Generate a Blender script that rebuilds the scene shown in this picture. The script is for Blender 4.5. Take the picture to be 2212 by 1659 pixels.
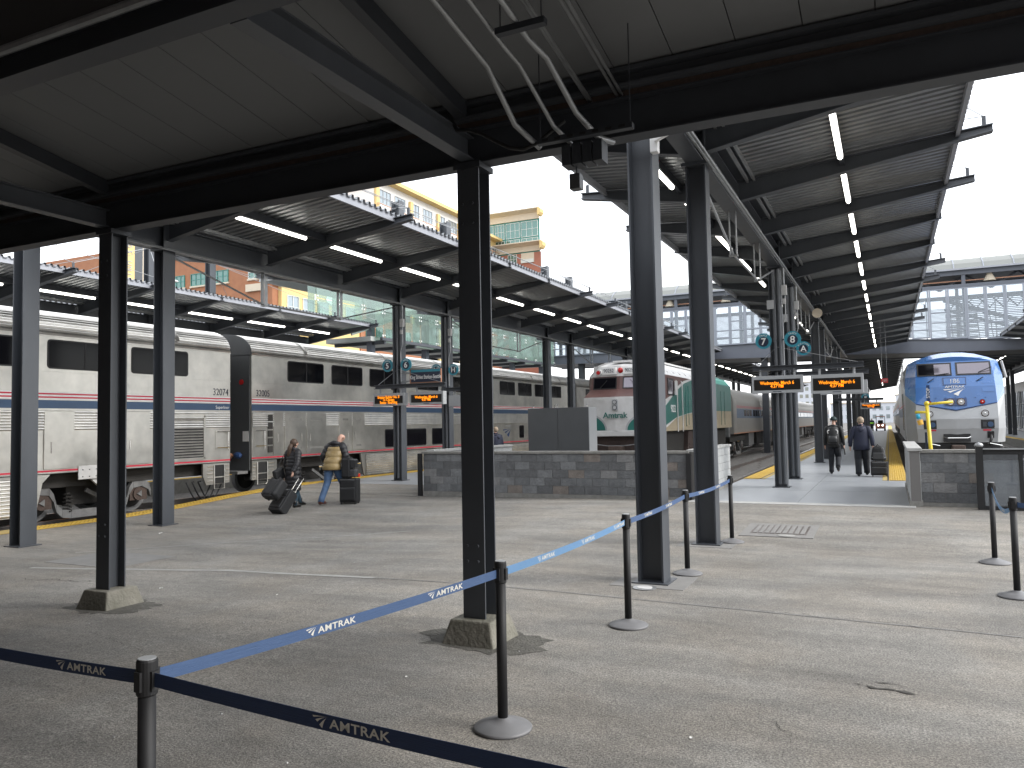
import bpy, bmesh, math, random
from math import sin, cos, pi, radians, sqrt, atan2
from mathutils import Vector, Matrix
random.seed(7)
sc = bpy.context.scene
for o in list(bpy.data.objects): bpy.data.objects.remove(o)
COL = sc.collection

# ---------------------------------------------------------------- camera
FPX, YAW, PITCH, ROLL = 1690.9, radians(25.633), radians(2.972), radians(-1.044)
cam_d = bpy.data.cameras.new('camera'); cam = bpy.data.objects.new('camera', cam_d); COL.objects.link(cam)
fw = Vector((-sin(YAW)*cos(PITCH), cos(YAW)*cos(PITCH), sin(PITCH)))
rt = Vector((cos(YAW), sin(YAW), 0)); up = rt.cross(fw)
R2 = rt*cos(ROLL) + up*sin(ROLL); U2 = up*cos(ROLL) - rt*sin(ROLL)
M = Matrix((R2, U2, -fw)).transposed().to_4x4(); M.translation = Vector((0, 0, 1.7))
cam.matrix_world = M
cam_d.sensor_width = 36; cam_d.lens = 36*FPX/2212; cam_d.clip_end = 2000; cam_d.clip_start = 0.05
sc.camera = cam

# ---------------------------------------------------------------- world: bright overcast
w = bpy.data.worlds.new('World'); sc.world = w; w.use_nodes = True
nt = w.node_tree; nt.nodes.clear()
out = nt.nodes.new('ShaderNodeOutputWorld'); bg = nt.nodes.new('ShaderNodeBackground')
sky = nt.nodes.new('ShaderNodeTexSky'); sky.sky_type = 'NISHITA'; sky.sun_disc = False
SUN_EL, SUN_ROT = radians(36), radians(82)
sky.sun_elevation = SUN_EL; sky.sun_rotation = SUN_ROT
sk = nt.nodes.new('ShaderNodeVectorMath'); sk.operation = 'SCALE'; sk.inputs['Scale'].default_value = 0.10
nt.links.new(sky.outputs[0], sk.inputs[0])
tc = nt.nodes.new('ShaderNodeTexCoord'); mp = nt.nodes.new('ShaderNodeMapping'); mp.inputs['Scale'].default_value = (1, 1, 4)
nz = nt.nodes.new('ShaderNodeTexNoise'); nz.inputs['Scale'].default_value = 1.8; nz.inputs['Detail'].default_value = 5
cr = nt.nodes.new('ShaderNodeValToRGB'); cr.color_ramp.elements[0].position = .36; cr.color_ramp.elements[1].position = .6
cr.color_ramp.elements[0].color = (.62, .62, .62, 1); cr.color_ramp.elements[1].color = (.96, .96, .96, 1)
mixw = nt.nodes.new('ShaderNodeMix'); mixw.data_type = 'RGBA'
nt.links.new(tc.outputs['Generated'], mp.inputs[0]); nt.links.new(mp.outputs[0], nz.inputs[0]); nt.links.new(nz.outputs[0], cr.inputs[0])
nt.links.new(cr.outputs[0], mixw.inputs[0]); nt.links.new(sk.outputs[0], mixw.inputs[6])
mixw.inputs[7].default_value = (1.0, 1.02, 1.05, 1)
nt.links.new(mixw.outputs[2], bg.inputs[0]); bg.inputs[1].default_value = 1.0
nt.links.new(bg.outputs[0], out.inputs[0])
sun_d = bpy.data.lights.new('sun', 'SUN'); sun_d.energy = 1.3; sun_d.angle = radians(25); sun_d.color = (1, .97, .92)
sun = bpy.data.objects.new('sun', sun_d); COL.objects.link(sun)
sd = Vector((sin(SUN_ROT)*cos(SUN_EL), cos(SUN_ROT)*cos(SUN_EL), sin(SUN_EL)))
sun.rotation_euler = sd.to_track_quat('Z', 'Y').to_euler()
sc.render.engine = 'CYCLES'
sc.cycles.max_bounces = 8; sc.cycles.diffuse_bounces = 5; sc.cycles.glossy_bounces = 4; sc.cycles.transparent_max_bounces = 12
sc.cycles.sample_clamp_indirect = 6
sc.view_settings.view_transform = 'Standard'; sc.view_settings.look = 'None'
sc.view_settings.exposure = 1.43; sc.view_settings.gamma = 1; sc.view_settings.use_curve_mapping = False

# ---------------------------------------------------------------- materials
MT = {}
def mat(name, col, rough=.6, metal=0., var=.0, vs=3., bump=0., bs=30., spec=.5, col2=None, emit=None, es=0, coat=0, detail=6, stretch=None, dirt=0.):
    m = bpy.data.materials.new(name); m.use_nodes = True; n = m.node_tree; b = n.nodes['Principled BSDF']
    b.inputs['Roughness'].default_value = rough; b.inputs['Metallic'].default_value = metal
    b.inputs['Specular IOR Level'].default_value = spec
    b.inputs['Coat Weight'].default_value = coat
    c = (*col, 1); b.inputs['Base Color'].default_value = c
    tcn = n.nodes.new('ShaderNodeTexCoord'); src = tcn.outputs['Object']
    if stretch:
        mpn = n.nodes.new('ShaderNodeMapping'); mpn.inputs['Scale'].default_value = stretch
        n.links.new(src, mpn.inputs[0]); src = mpn.outputs[0]
    if var or col2:
        t = n.nodes.new('ShaderNodeTexNoise'); t.inputs['Scale'].default_value = vs; t.inputs['Detail'].default_value = detail; t.inputs['Roughness'].default_value = .65
        n.links.new(src, t.inputs['Vector'])
        r = n.nodes.new('ShaderNodeValToRGB'); r.color_ramp.elements[0].position = .32; r.color_ramp.elements[1].position = .7
        a = col2 if col2 else tuple(max(0, x*(1-var)) for x in col)
        bb = col if col2 else tuple(min(1, x*(1+var)) for x in col)
        r.color_ramp.elements[0].color = (*a, 1); r.color_ramp.elements[1].color = (*bb, 1)
        n.links.new(t.outputs[0], r.inputs[0]); last = r.outputs[0]
        n.links.new(last, b.inputs['Base Color'])
        rr = n.nodes.new('ShaderNodeMapRange'); rr.inputs['To Min'].default_value = max(0.02, rough-.1); rr.inputs['To Max'].default_value = min(1, rough+.12)
        n.links.new(t.outputs[0], rr.inputs[0]); n.links.new(rr.outputs[0], b.inputs['Roughness'])
    if bump:
        t2 = n.nodes.new('ShaderNodeTexNoise'); t2.inputs['Scale'].default_value = bs; t2.inputs['Detail'].default_value = 4
        n.links.new(src, t2.inputs['Vector'])
        bp = n.nodes.new('ShaderNodeBump'); bp.inputs['Strength'].default_value = bump; bp.inputs['Distance'].default_value = .02
        n.links.new(t2.outputs[0], bp.inputs['Height']); n.links.new(bp.outputs[0], b.inputs['Normal'])
    if emit:
        b.inputs['Emission Color'].default_value = (*emit, 1); b.inputs['Emission Strength'].default_value = es
    MT[name] = m; return m

def asphalt():
    m = bpy.data.materials.new('asphalt'); m.use_nodes = True; n = m.node_tree; b = n.nodes['Principled BSDF']; L = n.links
    tcn = n.nodes.new('ShaderNodeTexCoord'); P = tcn.outputs['Object']
    def noise(s, d=6, r=.6, vec=None):
        t = n.nodes.new('ShaderNodeTexNoise'); t.inputs['Scale'].default_value = s; t.inputs['Detail'].default_value = d; t.inputs['Roughness'].default_value = r
        L.new(vec or P, t.inputs['Vector']); return t.outputs[0]
    def ramp(i, e):
        r = n.nodes.new('ShaderNodeValToRGB'); el = r.color_ramp.elements
        el[0].position, el[0].color = e[0][0], (*e[0][1], 1); el[1].position, el[1].color = e[-1][0], (*e[-1][1], 1)
        for p, c in e[1:-1]: q = el.new(p); q.color = (*c, 1)
        L.new(i, r.inputs[0]); return r.outputs[0]
    def mix(a, bb, f, mode='MIX'):
        x = n.nodes.new('ShaderNodeMix'); x.data_type = 'RGBA'; x.blend_type = mode
        if isinstance(f, float): x.inputs[0].default_value = f
        else: L.new(f, x.inputs[0])
        L.new(a, x.inputs[6]); L.new(bb, x.inputs[7]); return x.outputs[2]
    big = ramp(noise(.45, 8, .62), [(.3, (.165, .158, .147)), (.5, (.215, .207, .194)), (.72, (.275, .265, .248))])
    fine = ramp(noise(70, 5, .75), [(.36, (.35, .35, .35)), (.5, (.92, .92, .92)), (.64, (1.75, 1.73, 1.69))])
    c = mix(big, fine, .85, 'MULTIPLY')
    mid = ramp(noise(11, 4, .7), [(.36, (.9, .9, .9)), (.64, (1.1, 1.1, 1.09))]); c = mix(c, mid, 1., 'MULTIPLY')
    warm = ramp(noise(.8, 5, .6), [(.42, (1., 1., 1.0)), (.6, (1.03, .995, .955)), (.75, (.9, .89, .87))]); c = mix(c, warm, 1., 'MULTIPLY')
    vor = n.nodes.new('ShaderNodeTexVoronoi'); vor.inputs['Scale'].default_value = 60; L.new(P, vor.inputs['Vector'])
    sp = ramp(vor.outputs['Distance'], [(.14, (1, 1, 1)), (.3, (0, 0, 0))])
    pick = ramp(noise(23, 2), [(.55, (0, 0, 0)), (.62, (1, 1, 1))])
    spk = mix(sp, pick, 1., 'MULTIPLY')
    cc = n.nodes.new('ShaderNodeRGB'); cc.outputs[0].default_value = (.36, .35, .33, 1)
    sc2 = n.nodes.new('ShaderNodeMath'); sc2.operation = 'MULTIPLY'; sc2.inputs[1].default_value = .7; L.new(spk, sc2.inputs[0])
    c = mix(c, cc.outputs[0], sc2.outputs[0])
    # streaks of wear and patches
    mpn = n.nodes.new('ShaderNodeMapping'); mpn.inputs['Scale'].default_value = (.35, 1.6, 1); mpn.inputs['Rotation'].default_value = (0, 0, .25); L.new(P, mpn.inputs[0])
    st = ramp(noise(1.3, 6, .6, mpn.outputs[0]), [(.38, (.8, .8, .8)), (.62, (1.18, 1.17, 1.15))])
    c = mix(c, st, .8, 'MULTIPLY')
    L.new(c, b.inputs['Base Color']); b.inputs['Roughness'].default_value = .82; b.inputs['Specular IOR Level'].default_value = .4
    bp = n.nodes.new('ShaderNodeBump'); bp.inputs['Strength'].default_value = .7; bp.inputs['Distance'].default_value = .012
    hh = n.nodes.new('ShaderNodeMath'); hh.operation = 'ADD'; L.new(noise(85, 5, .7), hh.inputs[0]); L.new(noise(9, 4), hh.inputs[1])
    L.new(hh.outputs[0], bp.inputs['Height']); L.new(bp.outputs[0], b.inputs['Normal'])
    MT['asphalt'] = m; return m
ASPH = asphalt()
CONC = mat('platform_concrete', (.30, .315, .335), .42, col2=(.23, .245, .265), vs=1.2, bump=.12, bs=40, stretch=(1, .5, 1))
CONC2 = mat('raw_concrete', (.27, .265, .25), .8, col2=(.17, .165, .15), vs=5, bump=.5, bs=45)
CONCL = mat('cap_concrete', (.42, .42, .41), .75, col2=(.32, .32, .31), vs=4, bump=.3, bs=50)
SBRICK = mat('station_brick', (.10, .06, .05), .9, var=.2, vs=3, bump=.3, bs=20)
FOOT = mat('footing_concrete', (.25, .235, .2), .85, col2=(.15, .145, .115), vs=5, bump=.6, bs=30)
YEL = mat('tactile_yellow', (.55, .36, .05), .65, col2=(.42, .27, .05), vs=3, bump=.9, bs=55)
YELO = mat('worn_yellow', (.45, .33, .1), .75, col2=(.3, .23, .1), vs=4, bump=.4, bs=40)
STEEL = mat('painted_steel', (.062, .068, .078), .42, var=.12, vs=2, bump=.05, bs=20, stretch=(1, 1, .3))
STEELD = mat('dark_steel', (.036, .040, .048), .5, var=.12, vs=3)
DECK = mat('galvanised_deck', (.27, .28, .29), .34, .7, var=.15, vs=2.5, bump=.05, bs=6)
CEIL = mat('ceiling_panel', (.155, .16, .165), .6, var=.05, vs=1.5)
CEILB = mat('roof_backing', (.05, .05, .05), .8)
FASC = mat('fascia_metal', (.30, .31, .34), .45, .3, var=.1, vs=2)
GALV = mat('conduit', (.36, .37, .38), .4, .6, var=.15, vs=6)
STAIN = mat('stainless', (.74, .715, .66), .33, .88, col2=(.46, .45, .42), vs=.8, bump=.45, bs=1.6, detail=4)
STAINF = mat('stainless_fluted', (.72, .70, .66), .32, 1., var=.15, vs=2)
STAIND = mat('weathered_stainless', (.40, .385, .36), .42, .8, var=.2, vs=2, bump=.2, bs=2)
DIRT = mat('grimy_underframe', (.03, .028, .026), .8, var=.3, vs=4)
TRUCK = mat('truck_grey', (.17, .17, .17), .7, var=.25, vs=5)
RUST = mat('rusty_axle', (.075, .052, .043), .8, var=.3, vs=20)
BLUE = mat('stripe_blue', (.05, .09, .165), .35, .2, var=.08, vs=2)
RED = mat('stripe_red', (.55, .03, .06), .4, .1)
WHITE = mat('white_paint', (.76, .76, .75), .45, var=.05, vs=3)
WHITED = mat('weathered_white', (.62, .62, .62), .5, col2=(.48, .47, .46), vs=2)
GLASSD = mat('dark_window', (.006, .006, .008), .1, 0., spec=.15)
GLASSR = mat('reflective_window', (.19, .175, .2), .08, .5)
RUB = mat('black_rubber', (.015, .015, .016), .55)
BLK = mat('black_plastic', (.010, .010, .011), .62, var=.1, vs=8)
BASEG = mat('stanchion_base', (.16, .16, .165), .5, var=.1, vs=6)
BELT_SHADED = mat('belt_blue_shaded', (.016, .035, .095), .65, bump=.3, bs=8, stretch=(1, 1, 60))  # same blue belt, colour darkened for the shade on the nearest belts
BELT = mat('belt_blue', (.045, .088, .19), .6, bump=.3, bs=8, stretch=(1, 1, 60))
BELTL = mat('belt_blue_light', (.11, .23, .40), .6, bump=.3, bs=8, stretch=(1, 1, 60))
LOGO = mat('logo_print', (.62, .6, .54), .6)
TEAL = mat('teal_ring', (.03, .24, .32), .45)
NAVY = mat('navy_disc', (.012, .02, .045), .4)
COPPER = mat('copper_frame', (.4, .2, .12), .5)
LEDB = mat('led_black', (.01, .008, .006), .35)
LEDO = mat('led_text', (1, .3, .01), .5, emit=(1, .27, .005), es=.6)
LAMP = mat('lamp_tube', (1, 1, 1), .5, emit=(1., .97, .88), es=3.2)
LAMPS = mat('lamp_small', (1, 1, 1), .5, emit=(1., .97, .9), es=3.)
SIGNG = mat('sign_case_grey', (.36, .37, .38), .45)
P42B = mat('loco_blue', (.035, .13, .36), .25, coat=.5, var=.08, vs=1.5)
P42S = mat('loco_silver', (.38, .39, .40), .35, .35, var=.06, vs=2)
P42D = mat('loco_dark_blue', (.02, .05, .14), .3)
MARD = mat('dark_brown_skirt', (.05, .033, .029), .7, var=.25, vs=5)
MAROON = mat('loco_maroon', (.12, .062, .056), .5, var=.12, vs=3)
GREEN = mat('loco_green', (.02, .15, .125), .4, col2=(.015, .11, .095), vs=1.5)
GREENL = mat('loco_green_light', (.1, .38, .3), .4)
CREAM = mat('loco_cream', (.42, .36, .25), .55, col2=(.32, .26, .18), vs=2)
CHROME = mat('headlight_chrome', (.8, .8, .78), .12, 1.)
LENS = mat('lens', (.5, .51, .52), .2, .2)
REDL = mat('red_lens', (.45, .02, .02), .15)
YELP = mat('yellow_paint', (.72, .55, .04), .4, var=.06, vs=5)
RAIL = mat('rail_steel', (.17, .15, .14), .5, .5, var=.2, vs=6)
RAILT = mat('rail_head', (.5, .49, .48), .25, 1.)
TIE = mat('sleeper', (.07, .06, .05), .9, var=.3, vs=8, bump=.5, bs=30)
def ballast():
    m = mat('ballast', (.2, .19, .18), .95, col2=(.05, .047, .043), vs=28, bump=1., bs=26, detail=3); return m
BALL = ballast()
DIRTG = mat('yard_ground', (.14, .13, .12), .95, col2=(.08, .075, .07), vs=.6, bump=.4, bs=8)
BRICKM = mat('brick_orange', (.34, .155, .08), .85, col2=(.27, .115, .06), vs=1.2, bump=.2, bs=14)
BRICKR = mat('brick_red', (.32, .13, .09), .85, var=.1, vs=.8)
YELB = mat('stucco_yellow', (.62, .46, .2), .85, var=.06, vs=.6)
WHB = mat('stucco_white', (.72, .70, .66), .85, var=.04, vs=.6)
BEIGE = mat('precast_beige', (.55, .48, .38), .85, var=.05, vs=.6)
GRNW = mat('green_window_wall', (.035, .19, .16), .4)
WGL = mat('building_window_glass', (.12, .2, .18), .08, .6)
WGL2 = mat('building_window_pale', (.30, .34, .36), .1, .6)
WINF = mat('window_frame_pale', (.55, .58, .56), .5)
CAB = mat('cabinet_grey', (.10, .104, .108), .4, .3, var=.06, vs=2)
HIVIS = mat('hivis', (.3, .75, .05), .7)
MOSS = mat('moss', (.07, .075, .03), .9)
SEAL = mat('crack_sealant', (.36, .355, .34), .8, col2=(.25, .25, .235), vs=6)
PATCH = mat('patch_concrete', (.24, .235, .225), .8, col2=(.18, .175, .17), vs=4, bump=.4, bs=60)
LEAF = mat('dead_leaf', (.35, .23, .14), .8)
PAPER = mat('paper_scrap', (.7, .69, .66), .8)
# people
SKIN = mat('skin', (.55, .33, .25), .5)
HAIRB = mat('hair_brown', (.06, .035, .022), .6, var=.3, vs=40)
HAIRG = mat('hair_grey_blond', (.33, .26, .19), .7, var=.3, vs=40)
PUFFY = mat('tan_puffer', (.28, .2, .085), .42, var=.15, vs=6, bump=.4, bs=14)
PUFFB = mat('black_puffer', (.014, .014, .017), .5, var=.2, vs=6, bump=.4, bs=16)
JEAN = mat('blue_jeans', (.07, .125, .23), .85, var=.25, vs=9, bump=.2, bs=40)
JEAND = mat('dark_jeans', (.03, .06, .085), .85, var=.25, vs=9)
TROU = mat('black_trousers', (.013, .015, .02), .85, var=.2, vs=9)
NAVYJ = mat('navy_jacket', (.018, .022, .045), .75, var=.2, vs=6, bump=.3, bs=12)
SHOEB = mat('brown_leather', (.09, .03, .022), .35)
SHOEK = mat('black_leather', (.012, .012, .012), .35)
BAGM = mat('black_nylon', (.012, .0125, .014), .6, var=.2, vs=12, bump=.4, bs=40)
BAGS = mat('ribbed_grey_bag', (.045, .047, .05), .45)
CAPM = mat('dark_green_cap', (.012, .03, .032), .7)

def glassmat(name, tint, mixf, rough=.03):
    m = bpy.data.materials.new(name); m.use_nodes = True; n = m.node_tree; n.nodes.clear()
    o = n.nodes.new('ShaderNodeOutputMaterial'); tr = n.nodes.new('ShaderNodeBsdfTransparent'); tr.inputs[0].default_value = (*tint, 1)
    g = n.nodes.new('ShaderNodeBsdfPrincipled'); g.inputs['Base Color'].default_value = (tint[0]*.5, tint[1]*.5, tint[2]*.5, 1); g.inputs['Roughness'].default_value = rough; g.inputs['Metallic'].default_value = .4
    mx = n.nodes.new('ShaderNodeMixShader'); mx.inputs[0].default_value = mixf
    n.links.new(tr.outputs[0], mx.inputs[1]); n.links.new(g.outputs[0], mx.inputs[2]); n.links.new(mx.outputs[0], o.inputs[0]); MT[name] = m; return m
GLT = glassmat('tower_glass', (.72, .86, .80), .4)
GLB = glassmat('bridge_glass', (.82, .86, .9), .3)
GLR = glassmat('roof_glass', (.56, .58, .55), .7, .4)

# ---------------------------------------------------------------- helpers
WL = {}
def link(o, parent=None):
    COL.objects.link(o)
    if parent: o.parent = parent
def T(name, label, cat, loc=(0, 0, 0), group=None, kind=None, rz=0, scale=1):
    o = bpy.data.objects.new(name, None); COL.objects.link(o); o.location = loc; o.rotation_euler[2] = rz
    o.empty_display_size = .2
    if scale != 1: o.scale = (scale,)*3
    o['label'] = label
    if cat: o['category'] = cat
    if group: o['group'] = group
    if kind: o['kind'] = kind
    WL[o.name] = Vector(loc) if rz == 0 and scale == 1 else None
    return o
class MB:
    def __init__(s): s.v = []; s.f = []; s.m = []
    def add(s, vs, fs, mi=0):
        b = len(s.v); s.v += [tuple(x) for x in vs]; s.f += [tuple(b+i for i in f) for f in fs]; s.m += [mi]*len(fs); return s
    def box(s, x0, x1, y0, y1, z0, z1, mi=0):
        return s.add([(x0,y0,z0),(x1,y0,z0),(x1,y1,z0),(x0,y1,z0),(x0,y0,z1),(x1,y0,z1),(x1,y1,z1),(x0,y1,z1)],
                     [(0,3,2,1),(4,5,6,7),(0,1,5,4),(1,2,6,5),(2,3,7,6),(3,0,4,7)], mi)
    def cbox(s, c, d, mi=0, rot=None):
        h = [x/2 for x in d]; vs = []
        for z in (-1, 1):
            for x, y in ((-1,-1),(1,-1),(1,1),(-1,1)):
                p = Vector((x*h[0], y*h[1], z*h[2]))
                if rot: p = rot @ p
                vs.append(p+Vector(c))
        return s.add(vs, [(0,3,2,1),(4,5,6,7),(0,1,5,4),(1,2,6,5),(2,3,7,6),(3,0,4,7)], mi)
    def hexa(s, a, b, mi=0):   # a: 4 pts, b: 4 pts
        return s.add(list(a)+list(b), [(0,3,2,1),(4,5,6,7),(0,1,5,4),(1,2,6,5),(2,3,7,6),(3,0,4,7)], mi)
    def bar(s, p0, p1, w, h, mi=0):
        p0 = Vector(p0); p1 = Vector(p1); d = (p1-p0)
        if d.length < 1e-6: return s
        d.normalize(); a = d.cross(Vector((0,0,1)))
        if a.length < 1e-3: a = Vector((1,0,0))
        a.normalize(); b = a.cross(d).normalized()
        q = [(-w/2,-h/2),(w/2,-h/2),(w/2,h/2),(-w/2,h/2)]
        return s.hexa([p0+a*x+b*y for x, y in q], [p1+a*x+b*y for x, y in q], mi)
    def tube(s, pts, r, n=8, mi=0, cap=True):
        pts = [Vector(p) for p in pts]; rs = r if isinstance(r, (list, tuple)) else [r]*len(pts)
        b = len(s.v); pa = None
        for i, p in enumerate(pts):
            d = (pts[min(i+1, len(pts)-1)]-pts[max(i-1, 0)])
            d = d.normalized() if d.length > 1e-9 else Vector((0,0,1))
            if pa is None:
                a = d.cross(Vector((0,0,1)));
                if a.length < .05: a = d.cross(Vector((0,1,0)))
            else: a = pa - d*pa.dot(d)
            a.normalize(); pa = a; c = d.cross(a)
            for k in range(n):
                t = 2*pi*k/n; s.v.append(tuple(p+(a*cos(t)+c*sin(t))*rs[i]))
        for i in range(len(pts)-1):
            for k in range(n):
                s.f.append((b+i*n+k, b+i*n+(k+1)%n, b+(i+1)*n+(k+1)%n, b+(i+1)*n+k)); s.m.append(mi)
        if cap:
            s.f.append(tuple(b+k for k in range(n))[::-1]); s.m.append(mi)
            s.f.append(tuple(b+(len(pts)-1)*n+k for k in range(n))); s.m.append(mi)
        return s
    def loft(s, rings, n=16, mi=0, cap=True):   # ring: (cx,cy,cz,rx,ry)
        b = len(s.v)
        for r in rings:
            for k in range(n):
                t = 2*pi*k/n; s.v.append((r[0]+r[3]*cos(t), r[1]+r[4]*sin(t), r[2]))
        for i in range(len(rings)-1):
            for k in range(n):
                s.f.append((b+i*n+k, b+i*n+(k+1)%n, b+(i+1)*n+(k+1)%n, b+(i+1)*n+k)); s.m.append(mi)
        if cap:
            s.f.append(tuple(b+k for k in range(n))[::-1]); s.m.append(mi)
            s.f.append(tuple(b+(len(rings)-1)*n+k for k in range(n))); s.m.append(mi)
        return s
    def ball(s, c, r, n=10, mi=0):
        r = r if isinstance(r, (list, tuple)) else (r, r, r)
        rings = []
        for i in range(n//2+1):
            t = -pi/2+pi*i/(n//2); rings.append((c[0], c[1], c[2]+r[2]*sin(t), max(r[0]*cos(t), 1e-4), max(r[1]*cos(t), 1e-4)))
        return s.loft(rings, n, mi)
    def disc(s, c, r, ax, t, n=24, mi=0):   # short cylinder along axis ax ('x','y','z')
        c = Vector(c); d = {'x': Vector((t,0,0)), 'y': Vector((0,t,0)), 'z': Vector((0,0,t))}[ax]
        return s.tube([c, c+d], r, n, mi)
    def prism(s, poly, ax, a, b, mi=0):     # poly: list of 2d pts in the plane normal to ax
        def P(u, v, w): return {'x': (w, u, v), 'y': (u, w, v), 'z': (u, v, w)}[ax]
        n = len(poly); vs = [P(u, v, a) for u, v in poly]+[P(u, v, b) for u, v in poly]
        fs = [tuple(range(n)), tuple(range(2*n-1, n-1, -1))]+[(i, i+n, (i+1)%n+n, (i+1)%n) for i in range(n)]
        return s.add(vs, fs, mi)
    def build(s, name, mats, parent=None, smooth=False, world=True, label=None, bevel=0, kind=None, sub=0, fix=True):
        me = bpy.data.meshes.new(name); off = Vector((0,0,0))
        if world and parent is not None and WL.get(parent.name): off = WL[parent.name]
        me.from_pydata([(x-off[0], y-off[1], z-off[2]) for x, y, z in s.v], [], s.f)
        mats = mats if isinstance(mats, (list, tuple)) else [mats]
        for m in mats: me.materials.append(m)
        if len(mats) > 1: me.polygons.foreach_set('material_index', s.m)
        if fix:
            bm = bmesh.new(); bm.from_mesh(me); bmesh.ops.recalc_face_normals(bm, faces=bm.faces); bm.to_mesh(me); bm.free()
        if smooth: me.polygons.foreach_set('use_smooth', [True]*len(me.polygons))
        o = bpy.data.objects.new(name, me); link(o, parent)
        if parent is not None: WL[o.name] = WL.get(parent.name)
        if label: o['label'] = label
        if kind: o['kind'] = kind
        if bevel:
            md = o.modifiers.new('bevel', 'BEVEL'); md.width = bevel; md.segments = 2; md.limit_method = 'ANGLE'
        if sub:
            md = o.modifiers.new('sub', 'SUBSURF'); md.levels = sub; md.render_levels = sub
        return o
def tagm(o, label, cat=None, group=None, kind=None):
    o['label'] = label
    if cat: o['category'] = cat
    if group: o['group'] = group
    if kind: o['kind'] = kind
    return o
def copy_part(o, loc, parent, sx=1):
    c = o.copy(); COL.objects.link(c); c.parent = parent; c.location = loc
    if sx != 1: c.scale[0] = sx
    return c
def copy_tree(o, parent=None):
    c = o.copy(); COL.objects.link(c)
    if parent: c.parent = parent
    for ch in list(o.children): copy_tree(ch, c)
    return c
def text(s, size, material, loc, face, parent, name='lettering', ext=.004, align='CENTER', bold=0, sx=1, label=None, local=False, tilt=0):
    cu = bpy.data.curves.new(name, 'FONT'); cu.body = s; cu.size = size; cu.extrude = ext; cu.align_x = align; cu.align_y = 'CENTER'; cu.offset = bold; cu.space_line = .95
    to = bpy.data.objects.new(name, cu); COL.objects.link(to)
    bpy.context.view_layer.update()
    me = bpy.data.meshes.new_from_object(to.evaluated_get(bpy.context.evaluated_depsgraph_get()))
    bpy.data.objects.remove(to)
    me.name = name; me.materials.clear(); me.materials.append(material)
    o = bpy.data.objects.new(name, me); link(o, parent)
    off = Vector((0,0,0))
    if parent is not None and WL.get(parent.name) and not local: off = WL[parent.name]
    R = {'-y': Matrix.Rotation(pi/2, 4, 'X'), '+x': Matrix.Rotation(pi/2, 4, 'Z') @ Matrix.Rotation(pi/2, 4, 'X'), 'z': Matrix.Identity(4)}[face]
    if tilt: R = R @ Matrix.Rotation(tilt, 4, 'Z')
    me.transform(R @ Matrix.Diagonal((sx, 1, 1, 1)))
    o.location = Vector(loc)-off
    if label: o['label'] = label
    return o
def sm(t):
    t = max(0., min(1., t)); return t*t*(3-2*t)
def gz(x, y):
    a = -.13*(1-sm((y-11.5)/5.))
    b = -.17*sm((-4-x)/7.)*(1-sm((y-13.5)/6.))
    return a+b
def swoosh(mb, f, mi=0):
    """three curved rail blades; f maps (u,v) in 0..1 to a 3d point; each blade a strip"""
    for a0, a1, b0, b1 in ((.0, .12, 0., .34), (.2, .32, .36, .62), (.42, .52, .64, .98)):
        N = 7; pts = []
        for i in range(N+1):
            t = i/N
            # top edge runs along v=1 from right (u=1) to the blade start, sweeping down
            u_top = 1-(1-(b0*.9))*0 ; 
            c = 1-t
            x1 = (a0)*(c)+(0.62+.36*b0-.45*(b0))*t*1.0; x2 = (a1+.06)*(c)+(0.62+.36*b1-.45*b1)*t
            pts.append((x1, x2, t))
        for i in range(N):
            pass
    # blades as quads fanning from a point upper right to the lower left
    def P(u, v): return f(u, v)
    blades = [((0, .92), (.08, .78), (.55, 1.0), (1, 1.0)), ((.18, .62), (.30, .45), (.60, .92), (.94, .97)), ((.42, .25), (.60, .0), (.72, .8), (.90, .93))]
    for (p0, p1, c, e) in blades:
        N = 6; L = []; Rr = []
        for i in range(N+1):
            t = i/N
            def q(s): return ((1-t)**2*s[0]+2*t*(1-t)*c[0]+t*t*e[0], (1-t)**2*s[1]+2*t*(1-t)*c[1]+t*t*e[1])
            L.append(q(p0)); Rr.append(q(p1))
        for i in range(N):
            mb.add([P(*L[i]), P(*Rr[i]), P(*Rr[i+1]), P(*L[i+1])], [(0,1,2,3)], mi)
ORD = ['nearest', 'second', 'third', 'fourth', 'fifth', 'sixth', 'seventh', 'eighth', 'ninth', 'tenth', 'eleventh', 'twelfth', 'thirteenth', 'fourteenth', 'fifteenth', 'sixteenth', 'seventeenth', 'eighteenth', 'nineteenth', 'twentieth']+['%dth' % i for i in range(21, 60)]

# ================================================================ SETTING: ground
g = MB().box(-400, 400, -60, 900, -1.2, -.56); tagm(g.build('ground', DIRTG), 'brown gravelly yard ground under and beyond the tracks', kind='structure')
def sheet(x0, x1, y0, y1, nx, ny, zf, bottom):
    mb = MB(); vs = []; fs = []
    for j in range(ny+1):
        for i in range(nx+1):
            x = x0+(x1-x0)*i/nx; y = y0+(y1-y0)*j/ny; vs.append((x, y, zf(x, y)))
    for j in range(ny):
        for i in range(nx):
            a = j*(nx+1)+i; fs.append((a, a+1, a+nx+2, a+nx+1))
    mb.add(vs, fs); n = len(vs)
    rim = [i for i in range(nx+1)]+[(j)*(nx+1)+nx for j in range(1, ny+1)]+[ny*(nx+1)+i for i in range(nx-1, -1, -1)]+[j*(nx+1) for j in range(ny-1, 0, -1)]
    b = len(mb.v); mb.v += [(mb.v[i][0], mb.v[i][1], bottom) for i in rim]; k = len(rim)
    for i in range(k):
        mb.f.append((rim[i], b+i, b+(i+1)%k, rim[(i+1)%k])); mb.m.append(0)
    return mb
con = sheet(-16.5, 16, -14, 16.98, 44, 40, gz, -.7).build('concourse', ASPH, smooth=True); tagm(con, 'worn dark asphalt concourse in front of the platforms', kind='structure')
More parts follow.
